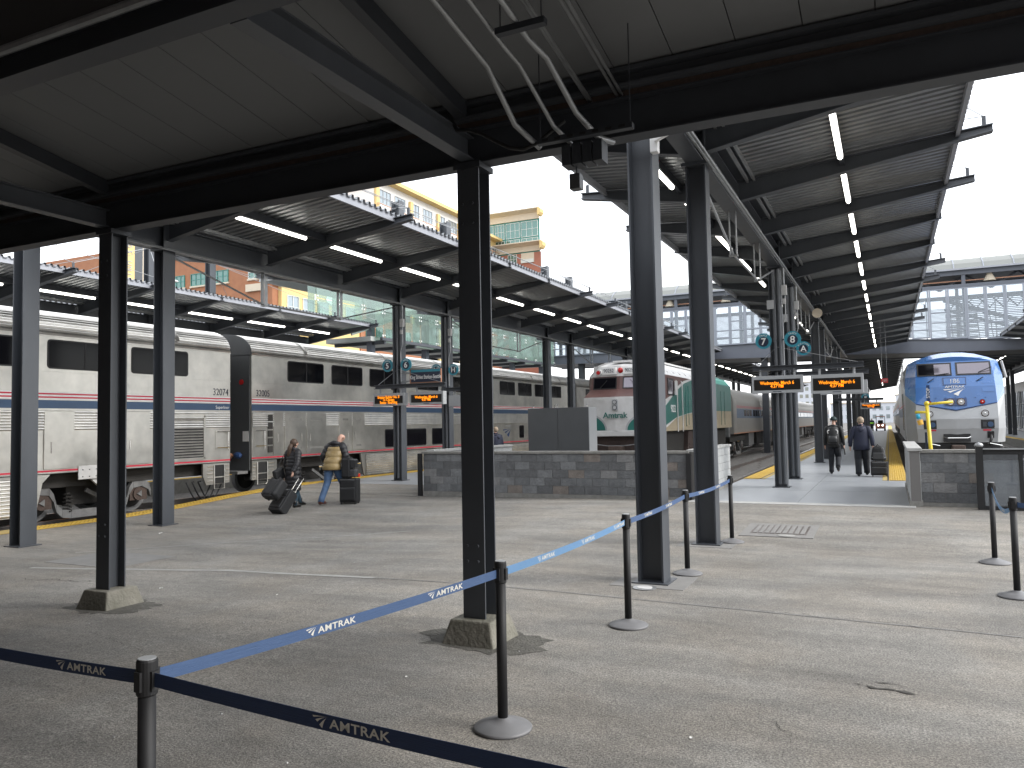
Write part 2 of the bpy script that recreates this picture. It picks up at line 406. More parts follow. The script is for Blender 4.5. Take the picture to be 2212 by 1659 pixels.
con2 = sheet(-16.5, -11.0, 16.98, 19.5, 10, 6, gz, -.7).build('concourse', ASPH, smooth=True); tagm(con2, 'strip of asphalt running up beside the block wall to the track 6 platform', kind='structure')
# ballast beds
for (x0, x1, y0, lb) in ((-22.3, -16.52, -40, 'ballast bed under the silver double deck train'), (-10.93, -3.92, 17.35, 'grey ballast between platforms around tracks 6 and 7'), (.42, 8.1, 17.35, 'ballast under the blue locomotive and beside it')):
    mb = sheet(x0, x1, y0, 190, 30, 320, lambda x, y: -.48+.03*sin(x*9+y*7)*cos(y*5.3-x*3), -.6)
    tagm(mb.build('track_bed', BALL), lb, kind='structure')
# tracks
def track(cx, y0, y1, label, rt=-.33, pitch=.62):
    t = T('railway_track', label, 'track', (cx, y0, rt), group='railway tracks at the platforms')
    for sx in (-1, 1):
        mb = MB(); x = cx+sx*.7525
        mb.box(x-.07, x+.07, y0, y1, rt-.17, rt-.15); mb.box(x-.012, x+.012, y0, y1, rt-.15, rt-.04); mb.box(x-.035, x+.035, y0, y1, rt-.04, rt-.003); mb.box(x-.03, x+.03, y0, y1, rt-.003, rt, 1)
        mb.build('rail', [RAIL, RAILT], t)
    base = None; n = int((min(y1, y0+70)-y0)/pitch)
    for i in range(n):
        if base is None: base = MB().box(cx-1.28, cx+1.28, y0+.2, y0+.42, rt-.3, rt-.165).build('sleeper', TIE, t)
        else: copy_part(base, (0, i*pitch, 0), t)
    return t
track(-18.39, -10, 180, 'track under the silver double deck train', pitch=1.24)
track(-9.25, 20, 180, 'track under the white and green cab car')
track(-5.6, 18.5, 180, 'empty track with two shiny rails between the cab car and platform 7')
track(2.07, 20, 180, 'track under the blue and silver locomotive')
track(6.0, 20, 180, 'empty track right of the blue locomotive')

# ---------------------------------------------------------------- platforms
def platform(x0, x1, y0, y1, label, slabw, ylen, left_strip, right_strip, ys=23.6, nslab=16, rowt=18):
    base = T('platform', label, None, (x0, y0, 0), kind='structure')
    MB().box(x0, x1, y0, y1, -.6, -.012).build('platform_base', CONC2, base)
    n = max(1, round((x1-x0)/slabw)); sw = (x1-x0)/n; proto = {}
    for j in range(nslab):
        for i in range(n):
            a = x0+i*sw+.006; b = x0+(i+1)*sw-.006; c = y0+j*ylen+.006; d = y0+(j+1)*ylen-.006
            if i in proto: copy_part(proto[i], (0, j*ylen, 0), base)
            else: proto[i] = MB().box(a, b, c, d, -.01, 0).build('paving_slab', CONC, base)
    MB().box(x0, x1, y0+nslab*ylen, y1, -.012, 0).build('far_paving', CONC, base)
    for side, on in ((0, left_strip), (1, right_strip)):
        if not on: continue
        wd = .45; a = x0+.01 if side == 0 else x1-wd-.01
        p = MB()
        p.box(a, a+wd, ys+.005, ys+.905, .004, .014)
        for k in range(15):
            for q in range(7):
                p.add([(a+.03+q*.06+u, ys+.04+k*.06+v, zz) for zz, r in ((.014, .013), (.02, .008)) for u, v in ((-r,-r),(r,-r),(r,r),(-r,r))], [(4,5,6,7),(0,1,5,4),(1,2,6,5),(2,3,7,6),(3,0,4,7)])
        po = p.build('tactile_tile', YEL, base, fix=False)
        N = 40
        for k in range(1, N): copy_part(po, (0, k*.91, 0), base)
        MB().box(a, a+wd, ys+N*.91, y1, .004, .014).build('far_tactile_strip', YEL, base)
        b0 = a-.16 if side == 1 else a+wd+.01
        MB().box(b0, b0+.15, ys, y1, .003, .006).build('worn_edge_line', YELO, base)
        b1 = b0+.12 if side == 1 else b0-.0
        MB().box(b1, b1+.03, ys, y1, .006, .009).build('edge_groove', RUB, base)
    return base
platform(-3.9, .40, 17.0, 185, 'pale smooth concrete platform between tracks 7 and 8', 2.15, 3.0, True, True)
platform(-16.5, -11.0, 19.5, 185, 'concrete platform between tracks 5 and 6 with yellow edge', 2.75, 3.0, True, True, ys=19.52)
platform(8.2, 13.2, 17.0, 185, 'concrete platform at the far right beyond the blue locomotive', 2.5, 3.0, True, False, ys=17.1, nslab=6)
platform(-29, -22.3, -10, 100, 'platform behind the silver train', 3.3, 6.0, False, True, ys=-9.5, nslab=6)
# strip of lighter concrete where asphalt meets platform, yellow edge of concourse
ap = MB().box(-3.9, .40, 16.62, 16.99, -.02, 0.006).build('paving_strip', CONCL); tagm(ap, 'narrow pale concrete strip where asphalt meets the smooth platform', kind='structure')
tb = T('tactile_edge', 'yellow ribbed warning strip along the asphalt edge beside the silver train', None, (-16.45, 3, 0), kind='structure')
for k in range(18):
    y = 3+k*.91; mb = MB(); yy = [y, y+.9]
    vs = []
    for yv in yy:
        for xv in (-16.48, -15.98): vs.append((xv, yv, gz(xv, yv)+.004))
    for yv in yy:
        for xv in (-16.48, -15.98): vs.append((xv, yv, gz(xv, yv)+.022))
    mb.add(vs, [(4,5,7,6),(0,1,5,4),(2,3,7,6),(0,2,6,4),(1,3,7,5)])
    if y > 9.5:
        for r in range(9):
            yr = y+.05+r*.1; z = gz(-16.2, yr)+.022
            for q in range(4):
                xr = -16.45+q*.12; mb.add([(xr, yr, z), (xr+.08, yr, z), (xr+.08, yr+.05, z), (xr, yr+.05, z), (xr+.04, yr+.025, z+.02)], [(0,1,4),(1,2,4),(2,3,4),(3,0,4)])
    mb.build('tactile_tile', YEL if y > 9.5 else YELO, tb)
# crack sealing lines, patches
def ribbon(name, pts, wd, m, label, cat='ground marking', dz=.004):
    mb = MB()
    for (x, y), (x2, y2) in zip(pts[:-1], pts[1:]):
        n = max(1, int(math.hypot(x2-x, y2-y)/.3)); d = Vector((x2-x, y2-y)).normalized(); pn = Vector((-d.y, d.x))*wd/2
        for i in range(n):
            q = []
            for t in (i/n, (i+1)/n):
                px, py = x+(x2-x)*t, y+(y2-y)*t; ww = 1+.25*sin(px*7+py*5)
                for s in (-1, 1):
                    ax, ay = px+pn.x*s*ww, py+pn.y*s*ww; q.append((ax, ay, gz(ax, ay)+dz))
            mb.add([q[0], q[1], q[3], q[2]], [(0,1,2,3)])
    return tagm(mb.build(name, m), label, kind='structure')
ribbon('crack_seal', [(-11.6, 7.5), (-10, 7.9), (-8.3, 8.15), (-7.1, 8.07), (-5.8, 8.05)], .09, SEAL, 'broken pale joint line across the asphalt behind the left column')
ribbon('crack_seal', [(-5.8, 8.05), (-3.4, 8.0), (-1.8, 7.9), (.5, 7.75), (2.5, 7.6)], .03, PATCH, 'faint joint line across the asphalt right of the centre column')
ribbon('crack_seal', [(-12.3, 8.7), (-10.5, 10.6), (-8, 12.3)], .05, SEAL, 'thin diagonal joint line near the left columns')
ribbon('crack_seal', [(-2.1, 3.95), (-1.7, 3.72), (-1.25, 3.45), (-.9, 3.25), (-.3, 2.8), (.3, 2.5)], .06, SEAL, 'rough grey filler line on the asphalt right of the second barrier post')
CRK = mat('dark_crack', (.06, .056, .05), .95)
def crack(x0, y0, x1, y1, wd, label, seed, jit=.03):
    r = random.Random(seed); n = max(6, int(math.hypot(x1-x0, y1-y0)/.035)); P = []
    d = Vector((x1-x0, y1-y0)).normalized(); pn = Vector((-d.y, d.x)); off = 0
    for i in range(n+1):
        t = i/n; off = off*.7+r.uniform(-jit, jit); P.append((x0+(x1-x0)*t+pn.x*off, y0+(y1-y0)*t+pn.y*off, wd*r.uniform(.15, 1)*min(1, 6*t, 6*(1-t))))
    mb = MB()
    for i in range(n):
        if r.random() < .12: continue
        a, b = P[i], P[i+1]; q = []
        for p, sg in ((a, 1), (a, -1), (b, -1), (b, 1)):
            x = p[0]+pn.x*p[2]*sg/2; y = p[1]+pn.y*p[2]*sg/2; q.append((x, y, gz(x, y)+.0055))
        mb.add(q, [(0,1,2,3)])
    tagm(mb.build('ground_crack', CRK), label, kind='structure')
crack(-.28, 5.98, .12, 5.86, .05, 'short dark gouge in the asphalt at lower right', 3, .02)
crack(-.2, 6.08, .05, 6.03, .025, 'smaller dark gouge behind the first at lower right', 4, .015)
crack(-.95, 5.5, -.5, 4.7, .007, 'hairline diagonal crack at lower centre right', 5)
crack(-9.3, 10.9, -8.7, 11.0, .05, 'small dark scar in the asphalt before the travellers', 6)
crack(-6.9, 5.1, -5.6, 4.6, .008, 'hairline crack left of the centre footing', 7)
crack(-11.0, 6.9, -9.5, 7.1, .03, 'dark crack near the repair patch at left', 8, .05)
crack(-1.6, 7.95, 2.4, 7.66, .012, 'broken crack following the faint joint right of centre', 9, .04)
def patch(x0, x1, y0, y1, m, label, dz=.005):
    mb = sheet(x0, x1, y0, y1, 4, 4, lambda x, y: gz(x, y)+dz, gz((x0+x1)/2, (y0+y1)/2)-.02); return tagm(mb.build('ground_patch', m), label, kind='structure')
patch(-11.9, -10.3, 7.9, 9.0, PATCH, 'pale rectangular repair patch on the asphalt near the left edge')
hp = T('utility_cover', 'rectangular concrete utility vault cover with ribbed steel lid set in the asphalt', 'utility cover', (-1.65, 13.3, gz(-1.65, 13.3)))
def slp(x0, x1, y0, y1, dz, name, m, par):
    mb = MB(); mb.hexa([(x0, y0, gz(x0, y0)-.02), (x1, y0, gz(x1, y0)-.02), (x1, y1, gz(x1, y1)-.02), (x0, y1, gz(x0, y1)-.02)], [(x0, y0, gz(x0, y0)+dz), (x1, y0, gz(x1, y0)+dz), (x1, y1, gz(x1, y1)+dz), (x0, y1, gz(x0, y1)+dz)]); return mb.build(name, m, par)
slp(-2.2, -1.1, 12.72, 13.95, .012, 'frame', PATCH, hp); slp(-2.06, -1.22, 12.96, 13.8, .016, 'rim', RAIL, hp)
for k in range(9): slp(-2.03+k*.089, -1.965+k*.089, 13.0, 13.76, .022, 'lid_rib', PATCH, hp)
MB().disc((-1.5, 12.85, gz(-1.5, 12.85)+.012), .13, 'z', .006).build('round_lid', SEAL, hp)
rc = T('drain_cover', 'small round white drain cover in the asphalt beside the right column', 'drain cover', (-2.5, 8.5, gz(-2.5, 8.5)))
zz = gz(-2.5, 8.5)+.004; MB().disc((-2.5, 8.5, zz), .13, 'z', .006).build('rim', GALV, rc); MB().disc((-2.5, 8.5, zz+.006), .085, 'z', .005).build('lid', WHITED, rc)
rc = T('manhole_cover', 'round manhole cover between the third and fourth barrier posts', 'manhole cover', (-3.3, 11.6, gz(-3.3, 11.6)))
zz = gz(-3.3, 11.6)+.004; MB().disc((-3.3, 11.6, zz), .2, 'z', .006).build('rim', RAIL, rc); MB().disc((-3.3, 11.6, zz+.006), .16, 'z', .004).build('lid', SEAL, rc)
for x, y, hw in ((-2.5, 8.9, .42), (-2.5, 11.9, .4)):
    patch(x-hw, x+hw, y-hw*.9, y+hw*.9, PATCH, 'pale concrete pad around the foot of the %s canopy column on the right' % ('nearer' if y < 10 else 'farther'))
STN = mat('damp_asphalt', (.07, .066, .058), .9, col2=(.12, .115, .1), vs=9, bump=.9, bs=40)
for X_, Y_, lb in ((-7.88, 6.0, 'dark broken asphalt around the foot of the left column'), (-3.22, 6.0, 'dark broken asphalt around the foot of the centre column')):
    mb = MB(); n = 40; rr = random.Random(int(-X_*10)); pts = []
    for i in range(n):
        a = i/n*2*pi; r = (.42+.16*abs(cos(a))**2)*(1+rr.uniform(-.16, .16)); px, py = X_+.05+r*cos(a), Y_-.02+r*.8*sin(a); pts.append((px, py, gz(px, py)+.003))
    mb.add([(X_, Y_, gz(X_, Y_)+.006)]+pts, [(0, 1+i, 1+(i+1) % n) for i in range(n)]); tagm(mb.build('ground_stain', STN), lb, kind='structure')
def leaf(x, y, s, m, label, cat):
    z = gz(x, y)+.004; a = random.random()*6; mb = MB()
    pts = [(0, -1, 0), (.55, -.3, .25), (.4, .6, .1), (0, 1, .3), (-.45, .5, .12), (-.5, -.3, .3)]
    vs = [(x+s*(p[0]*cos(a)-p[1]*sin(a)), y+s*(p[0]*sin(a)+p[1]*cos(a)), z+s*p[2]) for p in pts]+[(x, y, z)]
    mb.add(vs, [(0,1,6),(1,2,6),(2,3,6),(3,4,6),(4,5,6),(5,0,6)])
    o = mb.build('leaf' if cat == 'leaf' else 'paper_scrap', m, fix=False); tagm(o, label, cat)
leaf(-1.96, 2.98, .03, LEAF, 'small dry brown leaf on the asphalt, right of the front post', 'leaf')
leaf(-2.18, 3.1, .022, PAPER, 'pale leaf just left of the small brown leaf', 'leaf')
leaf(-8.15, 6.9, .04, PAPER, 'pale scrap on the asphalt left of the left footing', 'litter')
leaf(-12.9, 10.9, .06, PAPER, 'white paper scrap beside the base of the canopy column by the train', 'litter')
leaf(-1.1, 4.6, .02, PAPER, 'tiny white scrap right of the second barrier post', 'litter')
leaf(-.3, 4.1, .02, LEAF, 'tan leaf on the asphalt at lower right', 'leaf')
leaf(-6.3, 6.9, .018, PAPER, 'tiny white scrap right of the left column', 'litter')
leaf(-3.25, 4.9, .02, PAPER, 'tiny white scrap near the centre footing', 'litter')
for pos in range(60):
    pass
mb = MB()
for i in range(220):
    x = random.uniform(-9, 5); y = random.uniform(2.5, 15); s = random.uniform(.004, .012); z = gz(x, y)
    mb.add([(x-s, y-s, z+.001), (x+s, y-s*.6, z+.001), (x+s*.5, y+s, z+.001), (x, y, z+s)], [(0,1,3),(1,2,3),(2,0,3)])
tagm(mb.build('loose_grit', CONCL), 'pale grit and crumbs scattered over the asphalt', kind='stuff')

# ---------------------------------------------------------------- block walls
def blockmats():
    r = []
    for i, c in enumerate([(.135, .14, .145), (.17, .175, .18), (.20, .20, .20), (.115, .118, .122), (.185, .162, .145)]):
        r.append(mat('block_%d' % i, c, .85, var=.22, vs=6, bump=.6, bs=25))
    return r
BM = blockmats(); PALEB = mat('block_pale', (.40, .41, .41), .85, var=.08, vs=5, bump=.4, bs=25)
MORT = mat('mortar', (.16, .155, .15), .9)
def block_wall(label, p0, p1, depth, z0, rows, side, pale=False, capx=(0, 0), weights=(4, 4, 3, 4, 1), base=.06, cap=True):
    """front face on line p0-p1 along X or Y; depth grows behind (side=+1/-1 along other axis)."""
    t = T('block_wall', label, 'wall', (p0[0], p0[1], z0))
    alongx = abs(p1[0]-p0[0]) > abs(p1[1]-p0[1]); L = abs(p1[0]-p0[0]) if alongx else abs(p1[1]-p0[1])
    h = .19; H = rows*h; zb = z0+base
    def B(mb, u0, u1, d0, d1, a, b):
        if alongx: x = min(p0[0], p1[0]); mb.box(x+u0, x+u1, min(p0[1]+side*d0, p0[1]+side*d1), max(p0[1]+side*d0, p0[1]+side*d1), a, b)
        else: y = min(p0[1], p1[1]); mb.box(min(p0[0]+side*d0, p0[0]+side*d1), max(p0[0]+side*d0, p0[0]+side*d1), y+u0, y+u1, a, b)
        return mb
    B(MB(), 0, L, .008, depth-.008, z0-.25, zb+H).build('core', MORT, t)
    if base: B(MB(), -.012, L+.012, -.02, depth+.02, z0-.25, z0+base-.003).build('plinth', CONC2, t)
    rr = random.Random(int(L*100)+rows)
    for r in range(rows):
        u = -.2 if r % 2 else 0
        while u < L-.02:
            a = max(u, 0)+.004; b = min(u+.4, L)-.004
            if b-a > .03:
                k = rr.choices(range(5), weights)[0]; pr = rr.uniform(0, .005)
                B(MB(), a, b, -pr, depth+pr, zb+r*h+.004, zb+(r+1)*h-.004).build('brick', PALEB if pale else BM[k], t)
            u += .4
    if cap: B(MB(), -.03+capx[0], L+.03+capx[1], -.035, depth+.035, zb+H+.002, zb+H+.062).build('coping', CONCL if pale else CONC2, t, bevel=.006)
    return t
block_wall('long grey split-face block wall closing off tracks 6 and 7', (-10.85, 17.25), (-4.02, 17.25), .2, -.02, 5, 1, capx=(0, 0))
block_wall('pale block return wall beside platform 7, running back from the long grey wall', (-3.82, 17.28), (-3.82, 21.2), .19, 0, 5, -1, pale=True, base=.07)
block_wall('pale block return wall at the left end of the long grey wall', (-10.88, 17.5), (-10.88, 22.2), .19, 0, 5, 1, pale=True, base=.07)
block_wall('grey block wall in front of the blue locomotive with a few tan blocks', (.52, 17.1), (8.0, 17.1), .2, -.06, 5, 1, weights=(3, 4, 3, 3, 2), base=.12)
block_wall('pale block return wall beside the yellow strip, left of the blue locomotive', (.32, 16.9), (.32, 21.6), .19, 0, 5, 1, pale=True, base=.1)
for x, lb in ((-10.93, 'black steel end post at the left end of the long grey wall'), (-4.0, 'black steel end post at the right end of the long grey wall')):
    mb = MB().box(x-.05, x+.06, 17.17, 17.245, -.1, 1.0); tagm(mb.build('wall_post', BLK), lb, 'post')
mb = MB().box(.38, .5, 17.03, 17.09, .06, 1.03); tagm(mb.build('wall_post', BLK), 'black steel end post of the block wall before the blue locomotive', 'post')
# jersey barrier seen over wall removed; black gate with glass panels at the right
gt = T('gate', 'black steel gate frame with glass panels in front of the block wall at right', 'gate', (1.46, 16.62, 0))
mb = MB()
for x in (1.46, 6.4): MB().box(x-.055, x+.055, 16.56, 16.67, -.13, 1.14).build('post', BLK, gt)
MB().ball((1.46, 16.62, 1.17), (.075, .075, .05), 12).build('post_cap', GALV, gt, smooth=True)
MB().box(1.52, 6.34, 16.59, 16.65, 1.0, 1.09).build('top_rail', BLK, gt); MB().box(1.52, 6.34, 16.54, 16.585, 1.09, 1.115).build('handrail', GALV, gt)
MB().box(2.1, 6.34, 16.6, 16.65, .9, .93).build('rail', GALV, gt)
MB().box(1.52, 6.34, 16.59, 16.65, .0, .07).build('bottom_rail', BLK, gt)
for x in (2.1, 3.6, 5.1): MB().box(x-.03, x+.03, 16.59, 16.65, .07, 1.0).build('stile', BLK, gt)
for a, b in ((1.52, 2.07), (2.13, 3.57), (3.63, 5.07), (5.13, 6.34)): MB().box(a, b, 16.61, 16.62, .07, .9).build('glass_panel', GLB, gt)

# ================================================================ PLATFORM CANOPIES
def ibeam_y(x, y0, y1, z0, z1, wd, tw=.02, tf=.025, mb=None):
    mb = mb or MB(); mb.box(x-wd/2, x+wd/2, y0, y1, z0, z0+tf); mb.box(x-wd/2, x+wd/2, y0, y1, z1-tf, z1); mb.box(x-tw/2, x+tw/2, y0, y1, z0+tf, z1-tf); return mb
def ibeam_x(y, x0, x1, z0, z1, wd, tw=.02, tf=.025, mb=None):
    mb = mb or MB(); mb.box(x0, x1, y-wd/2, y+wd/2, z0, z0+tf); mb.box(x0, x1, y-wd/2, y+wd/2, z1-tf, z1); mb.box(x0, x1, y-tw/2, y+tw/2, z0+tf, z1-tf); return mb
def hcol(x, y, z0, z1, w=.3, d=.3, tf=.022, tw=.016, flange='x'):
    mb = MB()
    if flange == 'x':
        mb.box(x-d/2, x-d/2+tf, y-w/2, y+w/2, z0, z1); mb.box(x+d/2-tf, x+d/2, y-w/2, y+w/2, z0, z1); mb.box(x-d/2+tf, x+d/2-tf, y-tw/2, y+tw/2, z0, z1)
    else:
        mb.box(x-w/2, x+w/2, y-d/2, y-d/2+tf, z0, z1); mb.box(x-w/2, x+w/2, y+d/2-tf, y+d/2, z0, z1); mb.box(x-tw/2, x+tw/2, y-d/2+tf, y+d/2-tf, z0, z1)
    return mb
PITCH_Y = 3.0; Y0 = 8.9
zr = lambda u: 6.18+.092*(u-.15)      # underside of deck at distance u from girder
def wing_profile(W, s):
    pass
def canopy(X0, wl, wr, k0, k1, label, colks, lights, light_word, masts=True, purlin='both', gap=None, group='butterfly platform canopies'):
    t = T('platform_canopy', label, 'canopy', (X0, Y0+3*k0, 0), group=group)
    ybeg = Y0+3*k0; yend = Y0+3*k1
    ibeam_y(X0, ybeg-.2, yend+.2, 5.62, 6.12, .26).build('girder', STEEL, t)
    # rafters: one mesh per wing side and length, copied
    for s, W in ((1, wr), (-1, wl)):
        protos = {}
        for k in range(k0, k1+1):
            lng = (k % 4) in (2, 3) and k < 13
            tip = W+(.48 if lng else .06)
            if lng not in protos:
                mb = MB(); y = ybeg; a, b = X0+s*.13, X0+s*tip; zb0, zb1 = 5.8, zr(W)-.11-.01*(tip-W); zt0, zt1 = zr(.13)-.005, zr(W)-.005
                if lng: zt1 = zr(W)-.005
                def seg(y0, y1, za, zb_, zc, zd): mb.hexa([(a, y0, za), (a, y1, za), (a, y1, zb_), (a, y0, zb_)], [(b, y0, zc), (b, y1, zc), (b, y1, zd), (b, y0, zd)])
                seg(y-.009, y+.009, zb0, zt0, zb1, zt1); seg(y-.08, y+.08, zb0-.018, zb0, zb1-.018, zb1); seg(y-.08, y+.08, zt0-.016, zt0, zt1-.016, zt1)
                if lng: mb.box(X0+s*(tip-.12)-.03, X0+s*(tip-.12)+.03, y-.02, y+.02, zt1, zt1+.16)
                protos[lng] = (mb.build('rafter', STEEL, t), k); protos[lng][0].location[1] = (k-k0)*PITCH_Y; base_k = k
                # built at ybeg: shift stays as location
            else: copy_part(protos[lng][0], (0, (k-k0)*PITCH_Y, 0), t)
        # deck bay
        mb = MB(); n = 15; pw = PITCH_Y/n; h = .07; prof = []
        for i in range(n):
            y = ybeg+i*pw; prof += [(y, 0), (y+pw*.5, 0), (y+pw*.6, h), (y+pw*.9, h)]
        prof.append((ybeg+PITCH_Y, 0)); u0, u1 = .42, W+.05
        vs = [(X0+s*u0, y, zr(u0)+z) for y, z in prof]+[(X0+s*u1, y, zr(u1)+z) for y, z in prof]; m = len(prof)
        mb.add(vs, [(i, i+1, m+i+1, m+i) for i in range(m-1)])
        dk = None
        for k in range(k0, k1):
            if dk is None: dk = mb.build('deck_panel', DECK, t, fix=False)
            else: copy_part(dk, (0, (k-k0)*PITCH_Y, 0), t)
        mb = MB(); x = X0+s*W
        mb.box(min(x, x-s*.06), max(x, x-s*.06), ybeg, yend, zr(W)-.13, zr(W)-.006); mb.box(min(x, x-s*.012), max(x, x-s*.012), ybeg, yend, zr(W)-.006, zr(W)+.03)
        mb.build('fascia', FASC, t)
        if W > 3.5 or purlin == 'both':
            u = 1.93 if W > 3 else .95; x = X0+s*u
            MB().box(x-.04, x+.04, ybeg, yend, zr(u)-.16, zr(u)-.004).build('purlin', STEELD, t)
        for u in (.3, .42): MB().box(X0+s*u-.02, X0+s*u+.02, ybeg, yend, zr(u)-.07, zr(u)-.004).build('gutter_rail', GALV, t)
        MB().box(min(X0+s*.02, X0+s*.47), max(X0+s*.02, X0+s*.47), ybeg, yend, zr(.42)+.06, zr(.42)+.09).build('gutter', STEELD, t)
    cp = None
    for k in colks:
        y = Y0+3*k; z0 = gz(X0, y) if y < 17 else 0
        hcol(X0, y, z0, 8.95 if masts else 6.2).build('column', STEEL, t)
        MB().box(X0-.21, X0+.21, y-.21, y+.21, z0, z0+.018).build('base_plate', STEEL, t)
        MB().box(X0-.2, X0+.2, y-.2, y+.2, 5.57, 5.62).build('cap_plate', STEEL, t)
    # queen-post trusses between column pairs
    for k in range(k0, k1+1):
        if k % 4 == 2 and (k+2) <= k1+1 and k < 14:
            ya, yb = Y0+3*k, Y0+3*(k+1)
            for y in (ya, yb):
                mb = MB()
                for dx in (-.06, .06): mb.box(X0+dx-.008, X0+dx+.008, y-.05, y+.05, 4.8, 5.62)
                mb.box(X0-.08, X0+.08, y-.05, y+.05, 4.77, 4.8); mb.build('strut', GALV, t)
            for p, q in (((ya-2.8, 5.5), (ya, 4.8)), ((ya, 4.8), (yb, 4.8)), ((yb, 4.8), (yb+2.8, 5.5))):
                MB().tube([(X0, p[0], p[1]), (X0, q[0], q[1])], .022, 6).build('tie_rod', GALV, t)
    if masts:
        for k in colks:
            if k > 12: continue
            kk = [k+1, k+2] if k % 4 == 1 else [k-1, k-2]
            for q in kk:
                if q < k0 or q > k1 or q % 4 not in (2, 3): continue
                for s, W in ((1, wr), (-1, wl)):
                    MB().tube([(X0, Y0+3*k, 8.75), (X0+s*(W+.36), Y0+3*q, zr(W)+.15)], .009, 4).build('stay_cable', GALV, t)
    # conduits along the girder
    for dx, dz in ((.2, 5.6), (.27, 5.57)): MB().tube([(X0+dx, ybeg, dz), (X0+dx, yend, dz)], .022, 6).build('conduit', GALV, t)
    # lamps: top-level things
    lp = None; cnt = 0
    for s, kk0, kk1, word in lights:
        cnt = 0
        for k in range(kk0, kk1):
            y = Y0+3*k+.12; u = 1.93 if (wr if s > 0 else wl) > 3 else .95; x = X0+s*u; z = zr(u)-.17
            lb = '%s tube light under the %s' % (ORD[cnt], word); cnt += 1
            if lp is None:
                lp = T('batten_light', lb, 'light', (x, y, z), group='fluorescent lights under the canopies')
                MB().box(x-.05, x+.05, y, y+2.2, z-.03, z+.0).build('housing', SIGNG, lp)
                for q in (0, 1):
                    y0 = y+.01+q*1.09; MB().tube([(x, y0, z-.055), (x, y0+.02, z-.055), (x, y0+1.07, z-.055), (x, y0+1.08, z-.055)], [.03, .042, .042, .03], 10).build('lamp_tube', LAMP, lp, smooth=True)
            else:
                c = copy_tree(lp); c.location = (x, y, z); c['label'] = lb
    return t
canopy(-2.5, 2.5, 3.75, 0, 15, 'dark steel butterfly canopy over the right hand platform where two men walk', [0, 1, 4, 5, 8, 9, 12, 13],
       [(1, 1, 15, 'right wing of the right hand canopy'), (-1, 1, 13, 'left wing of the right hand canopy')], '')
canopy(-14.0, 2.65, 3.95, 0, 15, 'steel butterfly canopy between the silver train and the white cab car', [0, 1, 4, 5, 8, 9, 12, 13],
       [(1, 1, 15, 'canopy beside the silver train')], '')
canopy(-25.4, 3.6, 3.75, -1, 7, 'steel canopy behind the silver train, farthest left', [0, 1, 4, 5],
       [(1, 0, 7, 'farthest left canopy behind the silver train')], '')
canopy(9.9, 3.75, 3.0, 11, 15, 'canopy wing at the far right edge beyond the blue locomotive', [12, 13], [(-1, 12, 15, 'canopy corner right of the blue locomotive')], '', masts=False)
canopy(-2.5, 2.5, 3.75, 17, 40, 'far part of the right hand canopy, beyond the footbridge', [17, 20, 21, 24, 25, 28, 29, 32, 33, 36, 37],
       [(1, 17, 36, 'right hand canopy past the footbridge, right wing'), (-1, 17, 24, 'right hand canopy past the footbridge, left wing')], '', masts=False)
canopy(-14.0, 2.65, 3.95, 17, 36, 'far part of the canopy beside the silver train, beyond the footbridge', [17, 20, 21, 24, 25, 28, 29],
       [(1, 17, 26, 'middle canopy past the footbridge')], '', masts=False)
canopy(9.9, 3.75, 3.0, 17, 36, 'canopy beyond the footbridge, right of the blue locomotive', [20, 21, 24, 25, 28, 29], [(-1, 17, 22, 'farthest right canopy past the footbridge')], '', masts=False)

# ================================================================ ENTRANCE ROOF (overhead, dark)
rf = T('entrance_roof', 'dark sloping station roof with steel beams over the concourse, overhead', 'roof', (0, 6, 0))
cz = lambda y: 4.52+.17*(6-y)
XA, XB, YB = -7.88, -3.22, 6.0
pan = None; x = -24.2; k = 0
while x < 1.5:
    mb = MB(); a, b = x+.004, x+.471
    mb.hexa([(a, 6.25, cz(6.25)), (b, 6.25, cz(6.25)), (b, 6.25, cz(6.25)+.02), (a, 6.25, cz(6.25)+.02)], [(a, -7, cz(-7)), (b, -7, cz(-7)), (b, -7, cz(-7)+.02), (a, -7, cz(-7)+.02)])
    if pan is None: pan = mb.build('ceiling_panel', CEIL, rf); px = x
    else: copy_part(pan, (x-px, 0, 0), rf)
    x += .475
mb = MB(); mb.hexa([(-25, 6.6, cz(6.6)+.04), (1.9, 6.6, cz(6.6)+.04), (1.9, 6.6, cz(6.6)+.25), (-25, 6.6, cz(6.6)+.25)], [(-25, -8, cz(-8)+.04), (1.9, -8, cz(-8)+.04), (1.9, -8, cz(-8)+.25), (-25, -8, cz(-8)+.25)]); mb.build('roof_slab', CEILB, rf)
ibeam_x(YB, -25, 1.9, 3.98, 4.30, .17, tw=.012, tf=.014).build('main_beam', STEELD, rf)
ibeam_x(YB+.02, -25, 1.9, 4.36, 4.52, .3, tw=.12, tf=.03).build('edge_beam', STEEL, rf)
MB().box(-25, 1.9, YB-.05, YB+.12, 4.30, 4.36).build('packing', RUST, rf)
ibeam_x(3.14, -25, 1.9, 4.0, 4.2, .16, tw=.012, tf=.014).build('cross_beam', STEELD, rf)
MB().box(-25, 1.9, 3.08, 3.12, 4.2, cz(3.1)).build('beam_upstand', CEILB, rf)
ibeam_x(.2, -25, 1.9, 4.5, 4.8, .16, tw=.012, tf=.014).build('cross_beam', STEELD, rf)
MB().tube([(-24, 2.98, 4.12), (1.8, 2.98, 4.12)], .03, 8).build('conduit', GALV, rf)
for X in (XA, XB, 1.5, -12.6): ibeam_y(X, 3.23, 5.9, 4.0, 4.2, .13, tw=.01, tf=.012).build('tie_beam', STEEL, rf)
